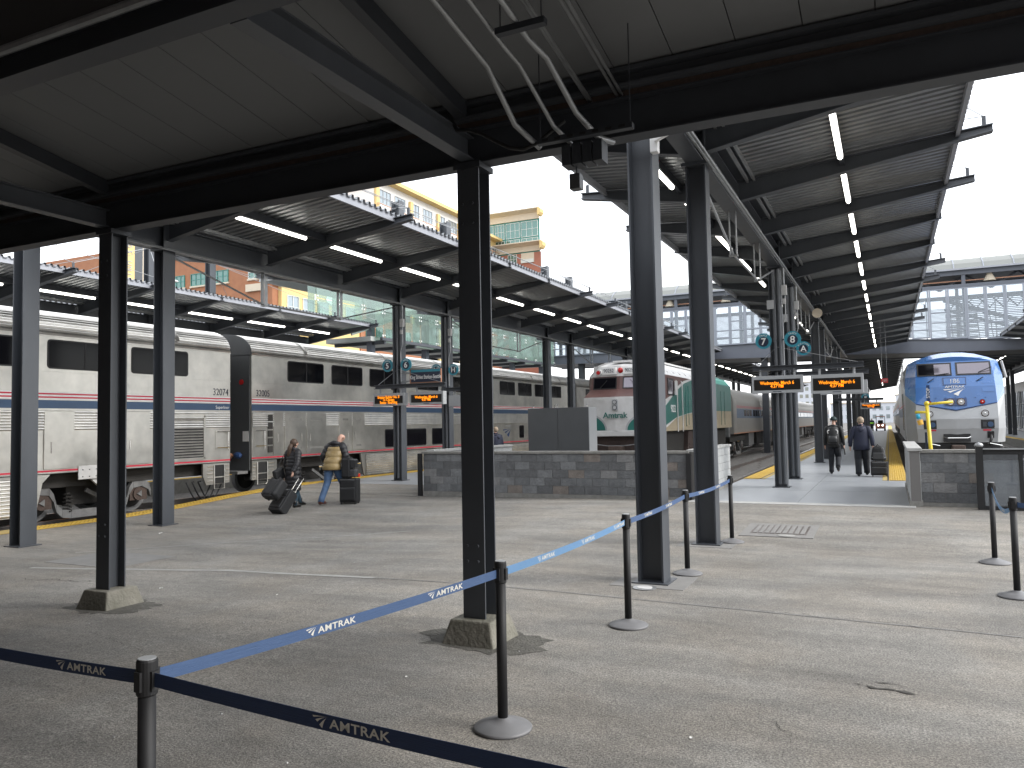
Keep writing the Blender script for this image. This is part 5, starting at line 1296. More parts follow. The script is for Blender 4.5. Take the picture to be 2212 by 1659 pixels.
# far end skyline, signal mast
for i, (x, y, wx, h, m, lb) in enumerate(((-6, 420, 40, 9, FARM, 'low pale grey building at the far end of the tracks'), (14, 480, 20, 14, FARM, 'pale building beyond the far end of the tracks'), (-44, 460, 26, 22, FARM, 'white building far down the tracks'), (-90, 420, 34, 14, FARM, 'pale warehouse far beyond the platforms'))):
    o = T('distant_building', lb, 'building', (x, y, 0)); MB().box(x-wx/2, x+wx/2, y, y+20, -1, h).build('wall', m, o); MB().box(x-wx/2-.5, x+wx/2+.5, y-.5, y+20, h, h+.6).build('roof', BEIGE, o)
    for q in range(int(wx/3)):
        for r in range(int(h/4)): MB().box(x-wx/2+1+q*3, x-wx/2+2.6+q*3, y-.12, y-.02, 1.5+r*4, 3.4+r*4).build('window', WGL2, o)
gm = T('signal_gantry', 'steel lattice signal gantry over the far tracks', 'gantry', (2, 150, 0))
for x in (-8, 10): MB().box(x-.2, x+.2, 150, 150.4, -.5, 9).build('mast', BS, gm)
for z in (8, 9): MB().box(-8, 10, 150.1, 150.3, z-.1, z+.1).build('chord', BS, gm)
mb = MB()
for i in range(12): mb.bar((-8+i*1.5, 150.2, 8 if i % 2 else 9), (-6.5+i*1.5, 150.2, 9 if i % 2 else 8), .08, .08)
mb.build('bracing', BS, gm)
# building far right behind platform
rb = T('station_annex', 'pale glazed station annex at the far right behind the platform', 'building', (14, 60, 0))
MB().box(13.3, 20, 60, 140, 0, 5.4).build('wall', WHITED, rb)
for i in range(14): wgrid(rb, 'x', 13.3, -1, 62+i*5.2, 66+i*5.2, .2, 4.4, 3, 3, SIGNG, WGL2)

# ================================================================ FURNITURE
cbn = T('equipment_cabinet', 'large grey metal cabinet standing behind the long block wall', 'cabinet', (-8.3, 20, 0))
MB().box(-9.12, -8.23, 20, 20.6, .2, 2.14).build('door', CAB, cbn, bevel=.004); MB().box(-8.222, -7.32, 20, 20.6, .2, 2.14).build('door', CAB, cbn, bevel=.004)
MB().box(-9.12, -7.32, 20.02, 20.62, .1, .2).build('plinth', STEELD, cbn); MB().box(-7.318, -7.30, 20.0, 20.6, .2, 2.14).build('side_panel', SIGNG, cbn)
for x in (-9.0, -8.35, -8.28, -7.4): MB().tube([(x, 20.1, 2.14), (x, 20.1, 2.2), (x+.03, 20.1, 2.24)], .012, 6).build('lifting_eye', CHROME, cbn)
yp = T('water_stand', 'bright yellow pipe stand with an arm, standing behind the right block wall', 'pipe stand', (.98, 23, 0))
MB().tube([(1.0, 23, -.4), (.9, 23, 2.03)], .045, 10).build('pipe', YELP, yp, smooth=True)
MB().tube([(.86, 23, 2.03), (1.5, 23, 2.08)], .035, 10).build('arm', YELP, yp, smooth=True); MB().tube([(.62, 23, 1.83), (.9, 23, 1.83)], .035, 10).build('branch', YELP, yp, smooth=True)
MB().ball((.9, 23, 2.05), .065, 10).build('elbow', YELP, yp, smooth=True)
MB().tube([(.68, 23, 1.78), (.70, 22.98, 1.66)], .05, 10).build('blue_bottle', mat('bottle_blue', (.03, .4, .6), .3), yp, smooth=True); MB().tube([(.72, 22.97, 1.62), (.75, 22.96, 1.5)], [.075, .065], 12).build('orange_cup', mat('cup_orange', (.75, .42, .06), .5), yp)
tx = T('stop_post', 'thin blue post with STOP written up it beside the yellow stand', 'sign', (.87, 23.3, 0))
MB().box(.84, .89, 23.3, 23.34, .3, 1.3).build('post', NAVY, tx); 
tt = T('track_stop_sign', 'dark vertical sign board reading STOP on the track ahead of the locomotive', 'sign', (.92, 23.6, 0)); MB().box(.93, 1.01, 23.6, 23.62, 2.12, 2.55).build('board', P42D, tt)
text('STOP', .115, WHITE, (.97, 23.585, 2.34), '-y', tt, 'lettering', .003, tilt=pi/2); MB().tube([(.97, 23.61, 0), (.97, 23.61, 2.12)], .015, 6).build('pole', GALV, tt)
s25 = T('platform_sign', 'small red sign reading 250 hanging from the far canopy', 'sign', (-.1, 40, 3.4))
MB().box(-.26, .03, 40, 40.03, 3.32, 3.52).build('panel', mat('sign_red', (.6, .05, .06), .5), s25); text('250', .15, WHITED, (-.115, 39.99, 3.42), '-y', s25, 'lettering', .003)
for x in (-.2, 0): MB().tube([(x, 40.01, 3.52), (x, 40.01, 6.3)], .003, 4).build('hanger', GALV, s25)

def round_sign(x, y, z, big, small, label, attach):
    t = T('track_sign', label, 'sign', (x, y, z), group='round teal platform signs')
    MB().disc((x, y, z), .2, 'y', .03, 32).build('ring', TEAL, t); MB().disc((x, y-.006, z-.02), .125, 'y', .006, 28).build('disc', NAVY, t)
    text(big, .24, WHITE, (x, y-.012, z-.02), '-y', t, 'lettering', .004, bold=.004)
    n = len(small)
    for i, ch in enumerate(small):
        a = (i-(n-1)/2)*-.26; text(ch, .062, WHITE, (x-sin(a)*.16, y-.006, z-.02+cos(a)*.163), '-y', t, 'ring_lettering', .003, tilt=a)
    MB().box(min(x, attach), max(x, attach), y+.03, y+.05, z-.02, z+.02).build('bracket', STEEL, t)
round_sign(-14.25, 20.6, 3.64, '5', 'TRACK', 'round teal sign with a 5, left side of the column beside the silver train', -14.0)
round_sign(-13.56, 20.6, 3.64, '6', 'TRACK', 'round teal sign with a 6, above the station name sign', -14.0)
round_sign(-14.28, 23.6, 3.67, 'H', 'POSITION', 'round teal position sign with an H, partly hidden by the station name sign', -14.0)
round_sign(-13.58, 23.6, 3.65, 'H', 'POSITION', 'round teal position sign with an H, right side of its column', -14.0)
round_sign(-2.79, 20.6, 3.70, '7', 'TRACK', 'round teal sign with a 7, left of the right hand columns', -2.5)
round_sign(-2.09, 20.6, 3.71, '8', 'TRACK', 'round teal sign with an 8, right of the right hand columns', -2.5)
round_sign(-2.11, 23.6, 3.72, 'A', 'POSITION', 'round teal position sign with an A, below and right of the 8', -2.5)
round_sign(-1.05, 44.6, 2.78, '8', 'TRACK', 'tiny distant round teal sign above the far display', -2.5)
ks = T('station_sign', 'dark station name sign reading King Street Station-Seattle with a teal top band', 'sign', (-12.95, 20.75, 3.25))
MB().box(-13.52, -12.38, 20.75, 20.8, 3.03, 3.48).build('frame', COPPER, ks); MB().box(-13.46, -12.40, 20.735, 20.75, 3.08, 3.47).build('panel', NAVY, ks); MB().box(-13.46, -12.40, 20.725, 20.735, 3.39, 3.47).build('teal_band', TEAL, ks)
text('King Street Station-Seattle', .17, WHITE, (-12.93, 20.728, 3.23), '-y', ks, 'lettering', .003, sx=.62, bold=.002)
for z in (3.12, 3.38): MB().box(-13.86, -13.5, 20.78, 20.8, z-.03, z+.03).build('bracket', GALV, ks)
def led(x0, x1, z0, z1, y, lines, label, size=.115, blank=False):
    t = T('led_display', label, 'display', ((x0+x1)/2, y, z0), group='hanging LED train displays')
    MB().box(x0, x1, y, y+.2, z0, z1).build('case', SIGNG, t, bevel=.006)
    if not blank:
        MB().box(x0+.055, x1-.055, y-.006, y, z0+.07, z1-.09).build('screen', LEDB, t)
        n = len(lines); zc = (z0+.07+z1-.09)/2
        for i, l in enumerate(lines): text(l, size*1.05, LEDO, ((x0+x1)/2, y-.012, zc+((n-1)/2-i)*.082), '-y', t, 'led_text', .002, sx=.78, bold=.001)
        MB().box((x0+x1)/2-.1, (x0+x1)/2+.1, y-.003, y, z0+.025, z0+.04).build('maker_plate', NAVY, t)
    for x in (x0+.2, x1-.2): MB().tube([(x, y+.1, z1), (x, y+.1, z1+.16)], .03, 8).build('hanger', SIGNG, t)
    return t
led(-14.66, -13.5, 2.36, 2.75, 20.4, ['Empire Builder No. 8', 'To Chicago', 'Status - Boarding'], 'LED display reading Empire Builder No. 8 To Chicago Status Boarding')
led(-13.3, -12.1, 2.36, 2.76, 20.4, ['Wednesday, March 6', '4:37 PM'], 'LED display with date and time beside the Empire Builder display')
led(-13.72, -12.8, 2.36, 2.75, 23.5, [], 'back of a grey display case hanging behind the left pair of displays', blank=True)
led(-3.08, -1.87, 2.37, 2.8, 20.4, ['Wednesday, March 6', '4:37 PM'], 'left LED display of the pair on the track 7 and 8 platform')
led(-1.69, -.51, 2.32, 2.78, 20.4, ['Wednesday, March 6', '4:37 PM'], 'right LED display of the pair on the track 7 and 8 platform')
led(-1.7, -.49, 2.38, 2.76, 23.5, [], 'grey display case hanging behind the right LED display', blank=True)
led(-1.3, -.33, 2.18, 2.5, 44.4, ['Wednesday, March 6', '4:37 PM'], 'small distant LED display farther along the track 8 platform')
for x0, x1, y, z, lb in ((-14.65, -12.08, 20.5, 2.9, 'steel beam carrying the two LED displays beside the silver train'), (-13.85, -12.6, 23.6, 2.9, 'steel beam carrying the grey display case behind the left pair'), (-3.06, -.49, 20.5, 2.93, 'steel beam carrying the pair of LED displays on the track 7 and 8 platform'), (-2.6, -.45, 23.6, 2.93, 'steel beam carrying the grey display case behind the right pair'), (-2.6, -.2, 44.5, 2.62, 'steel beam carrying the small distant LED display')):
    t = T('sign_beam', lb, 'sign beam', (x0, y, z)); mb = MB(); mb.box(x0, x1, y-.09, y+.09, z+.11, z+.125); mb.box(x0, x1, y-.09, y+.09, z, z+.012); mb.box(x0, x1, y-.008, y+.008, z+.012, z+.11); mb.build('channel', STEEL, t)
    cxn = -14.0 if x0 < -10 else -2.5
    if y < 21:
        for xe in (x0+.1, x1-.1): MB().tube([(xe, y, z+.12), (cxn, y+.3, z+.62)], .008, 5).build('stay', GALV, t)
    MB().box(cxn-.12, cxn+.12, y+.09, y+.25, z-.03, z+.14).build('clamp', STEEL, t)
# electrical boxes and conduits on the sign columns
for x, y, lb in ((-13.8, 20.75, 'junction boxes and conduit on the first column beside the silver train'), (-13.8, 23.75, 'junction boxes and conduit on the second column beside the silver train'), (-2.3, 20.75, 'junction boxes and conduit on the column behind signs 7 and 8'), (-2.3, 23.75, 'junction boxes and conduit on the column behind sign A')):
    t = T('electrical_conduit', lb, 'conduit', (x, y, 3)); MB().box(x-.02, x+.1, y-.08, y+.02, 4.85, 5.1).build('junction_box', WHITED, t, bevel=.004)
    MB().box(x+.0, x+.07, y-.1, y-.03, 4.62, 4.75).build('socket_box', WHITED, t); MB().tube([(x+.03, y, 5.55), (x+.03, y, 5.1)], .02, 6).build('conduit', GALV, t)
    MB().tube([(x+.05, y-.02, 4.85), (x+.05, y-.02, 4.3), (x-.02, y-.04, 4.1), (x-.02, y-.04, 3.1)], .014, 6).build('conduit', GALV, t)
    if x > -5: MB().box(x-.37, x-.2, y-.2, y-.15, 4.5, 4.72).build('sign_box', SIGNG, t)
    for dx in (-.1, .02): MB().tube([(x+dx-.1, y-.16, .1), (x+dx-.1, y-.16, 5.5)], .035, 8).build('downpipe', STEEL, t)
rl = T('platform_speaker', 'round beige loudspeaker under the right canopy girder', 'speaker', (-2.15, 29, 5.4)); MB().tube([(-2.1, 29.3, 5.38), (-2.1, 29, 5.38)], [.1, .17], 14).build('horn', BEIGE, rl)

# ---- stanchions and belts
def stanchion(x, y, label, light=False, H=1.0):
    z = gz(x, y); t = T('barrier_post', label, 'barrier post', (x, y, z), group='black retractable belt barrier posts')
    MB().loft([(x, y, z, .175, .175), (x, y, z+.012, .178, .178), (x, y, z+.02, .17, .17), (x, y, z+.045, .09, .09), (x, y, z+.062, .04, .04), (x, y, z+.07, .034, .034)], 32).build('base', BASEG, t, smooth=True)
    MB().tube([(x, y, z+.05), (x, y, z+H-.12)], .0315, 20).build('post', BLK, t, smooth=True)
    o = MB().tube([(x, y, z+H-.13), (x, y, z+H-.125), (x, y, z+H-.008), (x, y, z+H)], [.034, .0375, .0375, .034], 20).build('belt_head', BLK, t, smooth=False)
    for a in (0, pi/2, pi, 3*pi/2): MB().cbox((x+.038*cos(a), y+.038*sin(a), z+H-.075), (.012, .03, .07), 0, Matrix.Rotation(a, 3, 'Z')).build('clip', RUB, t)
    MB().disc((x, y, z+H), .032, 'z', .003, 20).build('cap', SIGNG, t)
    return t
def belt(t, p, q, m, logos, sag=.02, h=.05, H=1.0, back=False):
    N = 24; P = lambda s: Vector((p[0]+(q[0]-p[0])*s, p[1]+(q[1]-p[1])*s, (gz(*p)+(gz(*q)-gz(*p))*s)+H-.07-4*sag*s*(1-s)))
    d = Vector((q[0]-p[0], q[1]-p[1], 0)); Ln = d.length; d.normalize(); nrm = Vector((d.y, -d.x, 0))
    mid = P(.5)
    if nrm.dot(Vector((0, 0, 1.7))-mid) < 0: nrm = -nrm
    s0, s1 = .04/Ln, 1-.04/Ln; mb = MB(); v = []
    for i in range(N+1):
        c = P(s0+(s1-s0)*i/N)
        for zz, o in ((-h/2, .0008), (h/2, .0008), (h/2, -.0008), (-h/2, -.0008)): v.append(c+Vector((0, 0, zz))+nrm*o)
    f = []
    for i in range(N):
        for k in range(4): f.append((i*4+k, i*4+(k+1)%4, (i+1)*4+(k+1)%4, (i+1)*4+k))
    f += [(0,1,2,3), (N*4, N*4+3, N*4+2, N*4+1)]; mb.add(v, f); b = mb.build('belt', m, t)
    px = lambda v: (v.x*.9016+v.y*.4326)/(-v.x*.4326+v.y*.9016)
    left = px(P(.6)) > px(P(.4))
    sg = 1 if left else -1
    me = None
    for s in logos:
        # build text bent along the belt: many glyph verts mapped
        cu = bpy.data.curves.new('t', 'FONT'); cu.body = 'AMTRAK'; cu.size = .040; cu.offset = .0008; cu.space_character = 1.08; cu.align_y = 'CENTER'; to = bpy.data.objects.new('t', cu); COL.objects.link(to); bpy.context.view_layer.update()
        tm = bpy.data.meshes.new_from_object(to.evaluated_get(bpy.context.evaluated_depsgraph_get())); bpy.data.objects.remove(to)
        mb = MB(); F = lambda u, vv: P(s+sg*u/Ln)+Vector((0, 0, vv))+nrm*.0025
        mb.add([F(vv.co.x*1.4+.068, vv.co.y-.001) for vv in tm.vertices], [tuple(pp.vertices) for pp in tm.polygons])
        swoosh(mb, lambda u, vv: F(u*.068-.004, -.019+vv*.037)); mb.build('logo', LOGO, b, fix=False)
S1 = (-2.48, 2.04); S2 = (-2.17, 4.31); S3 = (-2.185, 6.89); S4 = (-2.25, 9.47); S5 = (-2.19, 12.1); S6 = (1.12, 11.45); S7 = (1.1, 9.4)
s1 = stanchion(*S1, 'nearest black barrier post in the foreground, cut by the lower edge')
s2 = stanchion(*S2, 'black barrier post on a grey domed base in front of the centre column')
s3 = stanchion(*S3, 'black barrier post left of the nearer right hand canopy column')
s4 = stanchion(*S4, 'black barrier post between the two right hand canopy columns')
s5 = stanchion(*S5, 'farthest black barrier post of the left row, right of the second canopy column')
s6 = stanchion(*S6, 'farther of the two black barrier posts at the right edge')
s7 = stanchion(*S7, 'nearer of the two black barrier posts at the right edge')
s8 = stanchion(-.42, 1.88, 'black barrier post just outside the lower right of the picture'); s9 = stanchion(-4.75, 2.12, 'black barrier post just outside the left of the picture')
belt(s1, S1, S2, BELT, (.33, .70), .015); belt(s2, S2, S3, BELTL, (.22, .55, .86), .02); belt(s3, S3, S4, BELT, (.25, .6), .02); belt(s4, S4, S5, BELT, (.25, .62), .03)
belt(s1, S1, (-.42, 1.88), BELT_SHADED, (.40, .95), .01); belt(s1, (-4.75, 2.12), S1, BELT_SHADED, (.25, .765), .02); belt(s6, S6, S7, BELTL, (.5,), .16); belt(s7, S7, (2.9, 8.6), BELT, (.2, .5), .04)
stanchion(2.9, 8.6, 'black barrier post outside the right edge of the picture')

# ================================================================ PEOPLE
def skin_body(parent, nodes, edges, root, name='body', m=SKIN, sub=1):
    me = bpy.data.meshes.new(name); me.from_pydata([n[0] for n in nodes], edges, []); me.materials.append(m)
    o = bpy.data.objects.new(name, me); link(o, parent)
    md = o.modifiers.new('Skin', 'SKIN'); md.use_smooth_shade = True
    sv = me.skin_vertices[0].data
    for i, n in enumerate(nodes):
        r = n[1]; sv[i].radius = r if isinstance(r, tuple) else (r, r)
    sv[root].use_root = True
    s = o.modifiers.new('sub', 'SUBSURF'); s.levels = sub; s.render_levels = sub
    return o
def lerp(a, b, t): return tuple(a[i]+(b[i]-a[i])*t for i in range(3))
def puff(mb, path, radii, per, n=14, mi=0, amp=.1, flat=None):
    """tube along path with quilted bulges"""
    pts = []; rs = []
    for (p, q), (r0, r1) in zip(zip(path[:-1], path[1:]), zip(radii[:-1], radii[1:])):
        L = (Vector(q)-Vector(p)).length; k = max(1, round(L/per))
        for i in range(k*4):
            t = i/(k*4); ph = abs(sin(pi*(t*k))); pts.append(lerp(p, q, t)); rs.append((r0+(r1-r0)*t)*(1-amp+amp*1.5*ph**.6))
    pts.append(path[-1]); rs.append(radii[-1]); mb.tube(pts, rs, n, mi)
def person(name_lbl, loc, rz, scale, J, cloth):
    t = T('person', name_lbl, 'person', loc, rz=rz, scale=scale)
    nodes = []; idx = {}
    def N(k, p, r): idx[k] = len(nodes); nodes.append((tuple(p), r))
    N('pel', J['pel'], .13); N('waist', lerp(J['pel'], J['chest'], .5), .12); N('chest', J['chest'], .145); N('neckb', J['neck'], .065); N('neck', lerp(J['neck'], J['head'], .45), .055)
    N('head', J['head'], .088); hd = Vector(J['head']); nd = (hd-Vector(J['neck'])).normalized(); N('top', tuple(hd+nd*.09), .075)
    E = [('pel', 'waist'), ('waist', 'chest'), ('chest', 'neckb'), ('neckb', 'neck'), ('neck', 'head'), ('head', 'top')]
    fd = Vector(J.get('face', (0, 1, 0))); N('nose', tuple(hd+fd*.1+Vector((0, 0, -.01))), .018); E.append(('head', 'nose'))
    for s in 'lr':
        N(s+'sh', J[s+'sh'], .062); N(s+'el', J[s+'el'], .043); N(s+'wr', J[s+'wr'], .029)
        E += [('chest', s+'sh'), (s+'sh', s+'el'), (s+'el', s+'wr')]
        wr = Vector(J[s+'wr']); dr = (wr-Vector(J[s+'el'])).normalized(); dr = (dr*.5+Vector((0, .1, -.5))).normalized()
        N(s+'palm', tuple(wr+dr*.06), .033); E.append((s+'wr', s+'palm')); sx = -1 if s == 'l' else 1
        for f in range(4):
            a = Vector((0, (f-1.5)*.019, 0)); b = wr+dr*(.09)+a; c = wr+dr*(.125-abs(f-1.2)*.008)+a+Vector((-sx*.015, 0, 0))
            N(s+'f%d' % f, tuple(b), .0095); N(s+'g%d' % f, tuple(c), .0085); E += [(s+'palm', s+'f%d' % f), (s+'f%d' % f, s+'g%d' % f)]
        b = wr+dr*.05+Vector((-sx*.01, .045, 0)); N(s+'th', tuple(b), .011); E.append((s+'palm', s+'th'))
        N(s+'hip', J[s+'hip'], .085); N(s+'kn', J[s+'kn'], .055); N(s+'an', J[s+'an'], .038); N(s+'toe', J[s+'toe'], .034)
        E += [('pel', s+'hip'), (s+'hip', s+'kn'), (s+'kn', s+'an'), (s+'an', s+'toe')]
    skin_body(t, nodes, [(idx[a], idx[b]) for a, b in E], 0)
    # head shape: ears
    for sx in (-1, 1): 
        MB().ball((J['head'][0]+sx*.083, J['head'][1]-.005, J['head'][2]-.005), (.014, .022, .032), 8).build('ear', SKIN, t, smooth=True, world=False)
    cloth(t, J)
    return t
def trousers(t, J, m, r=(.105, .075, .065), belt_r=.15):
    mb = MB(); p = J['pel']
    mb.loft([(p[0], p[1], p[2]-.1, belt_r*.98, .115), (p[0], p[1], p[2]+.02, belt_r, .12), (p[0], p[1], p[2]+.14, belt_r*.93, .11)], 16)
    for s in 'lr':
        h, k, a = J[s+'hip'], J[s+'kn'], J[s+'an']; h2 = (h[0], h[1], h[2]+.05)
        m1 = lerp(h, k, .5); m2 = lerp(k, a, .45)
        mb.tube([h2, m1, lerp(k, h, .12), k, lerp(k, a, .12), m2, lerp(a, k, .12), (a[0], a[1], a[2]-.03)], [r[0]*1.05, r[0]*.92, r[1]*1.12, r[1]*1.05, r[1], r[2]*1.05, r[2], r[2]*1.02], 14)
    return mb.build('trousers', m, t, smooth=True, world=False)
def shoes(t, J, m, boots=False):
    for s in 'lr':
        a, b = Vector(J[s+'an']), Vector(J[s+'toe']); d = (b-a); d.z = 0; flat = abs(J[s+'an'][2]-.09) < .04
        heel = a+Vector((0, 0, -.055)) - d.normalized()*.05; toe = b+d.normalized()*.03
        mb = MB(); mb.tube([heel+Vector((0, 0, .0)), a+Vector((0, 0, -.03)), lerp(a, b, .6), toe], [.04, .052, .046, .028], 12)
        sole = lerp(heel, toe, .5)
        if boots: mb.tube([a+Vector((0, 0, .1)), a+Vector((0, 0, -.02))], [.052, .05], 12)
        mb.build('shoe', m, t, smooth=True, world=False)
def std(**k):
    J = dict(pel=(0, 0, .93), chest=(0, .01, 1.32), neck=(0, .01, 1.47), head=(0, .04, 1.63), lsh=(-.19, 0, 1.40), rsh=(.19, 0, 1.40), lel=(-.25, -.03, 1.12), rel=(.25, -.03, 1.12), lwr=(-.27, .03, .87), rwr=(.27, .03, .87),
             lhip=(-.09, 0, .88), rhip=(.09, 0, .88), lkn=(-.1, .03, .49), rkn=(.1, .03, .49), lan=(-.1, 0, .09), ran=(.1, 0, .09), ltoe=(-.11, .15, .04), rtoe=(.11, .15, .04))
    J.update(k); return J
# --- man in tan and black puffer jacket, leaning
def cloth_man1(t, J):
    trousers(t, J, JEAN, (.11, .08, .072)); shoes(t, J, SHOEB)
    mb = MB(); c, p = J['chest'], J['pel']; rings = []
    # torso: hem to shoulders, quilted
    path = [(0, -.06, .80, .235, .17), (0, -.03, .95, .225, .175), (0, .03, 1.1, .215, .17), (0, .09, 1.25, .215, .165), (0, .14, 1.36, .20, .15), (0, .18, 1.43, .14, .12)]
    for (a, b) in zip(path[:-1], path[1:]):
        for i in range(6):
            q = i/6; v = [a[j]+(b[j]-a[j])*q for j in range(5)]; k = abs(sin(pi*q)) ; f = .93+.11*k**.6; rings.append((v[0], v[1], v[2], v[3]*f, v[4]*f))
    rings.append(path[-1]); mb.loft(rings, 24, 0)
    o = mb.build('puffer_jacket', [PUFFY], t, smooth=True, world=False)
    mb = MB()
    for s in 'lr': puff(mb, [lerp(J[s+'sh'], J['neck'], .45), lerp(J[s+'sh'], J['neck'], .08), J[s+'el'], lerp(J[s+'el'], J[s+'wr'], .95)], [.09, .105, .078, .055], .09, 14, 0, .1)
    path = [(0, .13, 1.33, .205, .16), (0, .15, 1.38, .19, .145), (0, .17, 1.44, .12, .105)]
    mb.loft(path, 20)
    mb.build('sleeves', PUFFB, o, smooth=True, world=False)
    h = MB(); h.tube([(-.13, .15, 1.41), (-.08, .06, 1.42), (.0, .03, 1.43), (.08, .06, 1.42), (.13, .15, 1.41)], [.035, .055, .065, .055, .035], 12); h.tube([(-.1, .2, 1.41), (-.05, .27, 1.42), (.05, .27, 1.42), (.1, .2, 1.41)], .03, 8)
    h.build('hood', PUFFB, o, smooth=True, world=False)
zg = gz(-12.28, 15.4)
person('bald man in tan and black puffer jacket and blue jeans, leaning over his suitcase', (-12.28, 15.4, zg), radians(2), 1.03,
       dict(pel=(0, -.02, .93), chest=(0, .12, 1.28), neck=(.01, .19, 1.42), head=(.06, .25, 1.56), face=(.35, .9, -.3), lsh=(-.2, .1, 1.33), rsh=(.2, .12, 1.33), lel=(-.29, .0, 1.1), rel=(.3, .12, 1.08), lwr=(-.26, .12, .9), rwr=(.38, .28, .94),
            lhip=(-.09, -.02, .88), rhip=(.09, -.01, .88), lkn=(-.09, -.1, .5), rkn=(.1, .24, .5), lan=(-.08, -.36, .1), ran=(.1, .3, .11), ltoe=(-.07, -.22, .04), rtoe=(.12, .43, .05)), cloth_man1)
# --- woman in long black puffer
def cloth_woman(t, J):
    trousers(t, J, JEAND, (.09, .062, .052)); shoes(t, J, SHOEK, True)
    mb = MB(); rings = []
    path = [(0, -.02, .44, .225, .19), (0, -.01, .7, .225, .19), (0, .0, .95, .215, .18), (0, .0, 1.15, .2, .165), (0, .01, 1.32, .195, .15), (0, .02, 1.41, .165, .125), (0, .03, 1.5, .085, .085)]
    for (a, b) in zip(path[:-1], path[1:]):
        n = max(1, round((b[2]-a[2])/.1))
        for i in range(n*5):
            q = i/(n*5); v = [a[j]+(b[j]-a[j])*q for j in range(5)]; f = .94+.09*abs(sin(pi*q*n))**.6; rings.append((v[0], v[1], v[2], v[3]*f, v[4]*f))
    rings.append(path[-1]); mb.loft(rings, 24); 
    for s in 'lr': puff(mb, [lerp(J[s+'sh'], J['neck'], .45), lerp(J[s+'sh'], J['neck'], .08), J[s+'el'], lerp(J[s+'el'], J[s+'wr'], .95)], [.085, .098, .07, .052], .08, 12, 0, .08)
    mb.tube([(-.1, .08, 1.47), (-.06, -.03, 1.5), (.06, -.03, 1.5), (.1, .08, 1.47)], [.045, .06, .06, .045], 10)
    mb.build('long_puffer_coat', PUFFB, t, smooth=True, world=False)
    hb = MB(); hx, hy, hz = J['head']; hb.ball((hx, hy-.02, hz+.03), (.098, .108, .115), 14); hb.tube([(hx, hy-.1, hz), (hx-.02, hy-.14, hz-.1), (hx-.05, hy-.14, hz-.28), (hx-.06, hy-.12, hz-.42)], [.05, .06, .055, .02], 10)
    hb.build('hair', HAIRB, t, smooth=True, world=False)
zg = gz(-12.95, 14.75)
wom = person('brown haired woman in a long black quilted coat pulling a wheeled case', (-12.95, 14.75, zg), radians(-6), .93,
       std(lhip=(-.08, 0, .88), rhip=(.08, 0, .88), rkn=(.09, .06, .5), ran=(.1, -.04, .09), rtoe=(.12, .1, .04), lkn=(-.08, .16, .5), lan=(-.07, .3, .12), ltoe=(-.06, .43, .05), rel=(.25, -.1, 1.12), rwr=(.22, -.22, .92), face=(.5, .8, 0)), cloth_woman)
hb = T('handbag', 'black shoulder bag at the left side of the woman in the long coat', 'bag', (-13.25, 14.6, zg+.75))
MB().cbox((-13.22, 14.55, zg+.8), (.12, .32, .28), 0, Matrix.Rotation(.3, 3, 'X')).build('bag', BAGM, hb, bevel=.04); MB().tube([(-13.2, 14.45, zg+.92), (-13.12, 14.62, zg+1.28), (-13.15, 14.75, zg+.92)], .012, 6).build('strap', BAGM, hb)
# --- man with cap and backpack
def cloth_man3(t, J):
    trousers(t, J, TROU, (.11, .085, .07), .155); shoes(t, J, SHOEK)
    mb = MB(); mb.loft([(0, 0, .82, .19, .14), (0, 0, .95, .185, .14), (0, 0, 1.15, .19, .14), (0, 0, 1.3, .205, .14), (0, .0, 1.42, .19, .12), (0, .01, 1.48, .1, .09)], 20)
    for s in 'lr': mb.tube([lerp(J[s+'sh'], J['neck'], .5), J[s+'sh'], lerp(J[s+'sh'], J[s+'el'], .2), lerp(J[s+'sh'], J[s+'el'], .55), J[s+'el'], lerp(J[s+'el'], J[s+'wr'], .95)], [.07, .085, .084, .07, .06, .045], 12)
    mb.tube([(-.1, .0, 1.47), (0, -.07, 1.48), (.1, 0, 1.47)], [.04, .05, .04], 10)
    mb.build('jacket', BAGM, t, smooth=True, world=False)
    hx, hy, hz = J['head']; h = MB(); h.loft([(hx, hy, hz+.02, .1, .11), (hx, hy, hz+.07, .1, .11), (hx, hy, hz+.12, .075, .085), (hx, hy, hz+.145, .03, .03)], 16); h.cbox((hx+.03, hy+.13, hz+.035), (.14, .12, .012)); h.build('cap', CAPM, t, smooth=True, world=False)
person('man in a dark cap and dark clothes walking away with a backpack', (-1.56, 26.3, 0), radians(-3), 1.0,
       std(lan=(-.1, -.02, .09), ltoe=(-.11, .13, .04), rkn=(.1, .08, .5), ran=(.12, -.3, .25), rtoe=(.12, -.22, .1), lkn=(-.1, .05, .5)), cloth_man3)
bp = T('backpack', 'black hiking backpack worn by the man in the dark cap', 'backpack', (-1.58, 26.1, 1.0), rz=0)
mb = MB(); mb.loft([(-1.57, 26.05, .93, .13, .1), (-1.57, 26.03, .98, .17, .14), (-1.57, 26.02, 1.15, .175, .15), (-1.57, 26.03, 1.3, .165, .13), (-1.57, 26.06, 1.42, .13, .1), (-1.57, 26.09, 1.46, .05, .05)], 18); mb.build('bag', BAGM, bp, smooth=True)
MB().loft([(-1.57, 25.9, 1.0, .12, .05), (-1.57, 25.88, 1.08, .13, .06), (-1.57, 25.9, 1.18, .11, .04)], 14).build('front_pocket', BAGS, bp, smooth=True)
for s in (-1, 1): MB().tube([(-1.57+s*.09, 25.95, 1.36), (-1.57+s*.15, 25.93, 1.33), (-1.57+s*.13, 25.93, 1.25)], .012, 6).build('reflective_strap', WHITE, bp)
MB().tube([(-1.35, 26.1, .95), (-1.27, 26.15, .75), (-1.25, 26.1, .6)], .02, 6).build('hanging_strap', BAGM, bp)
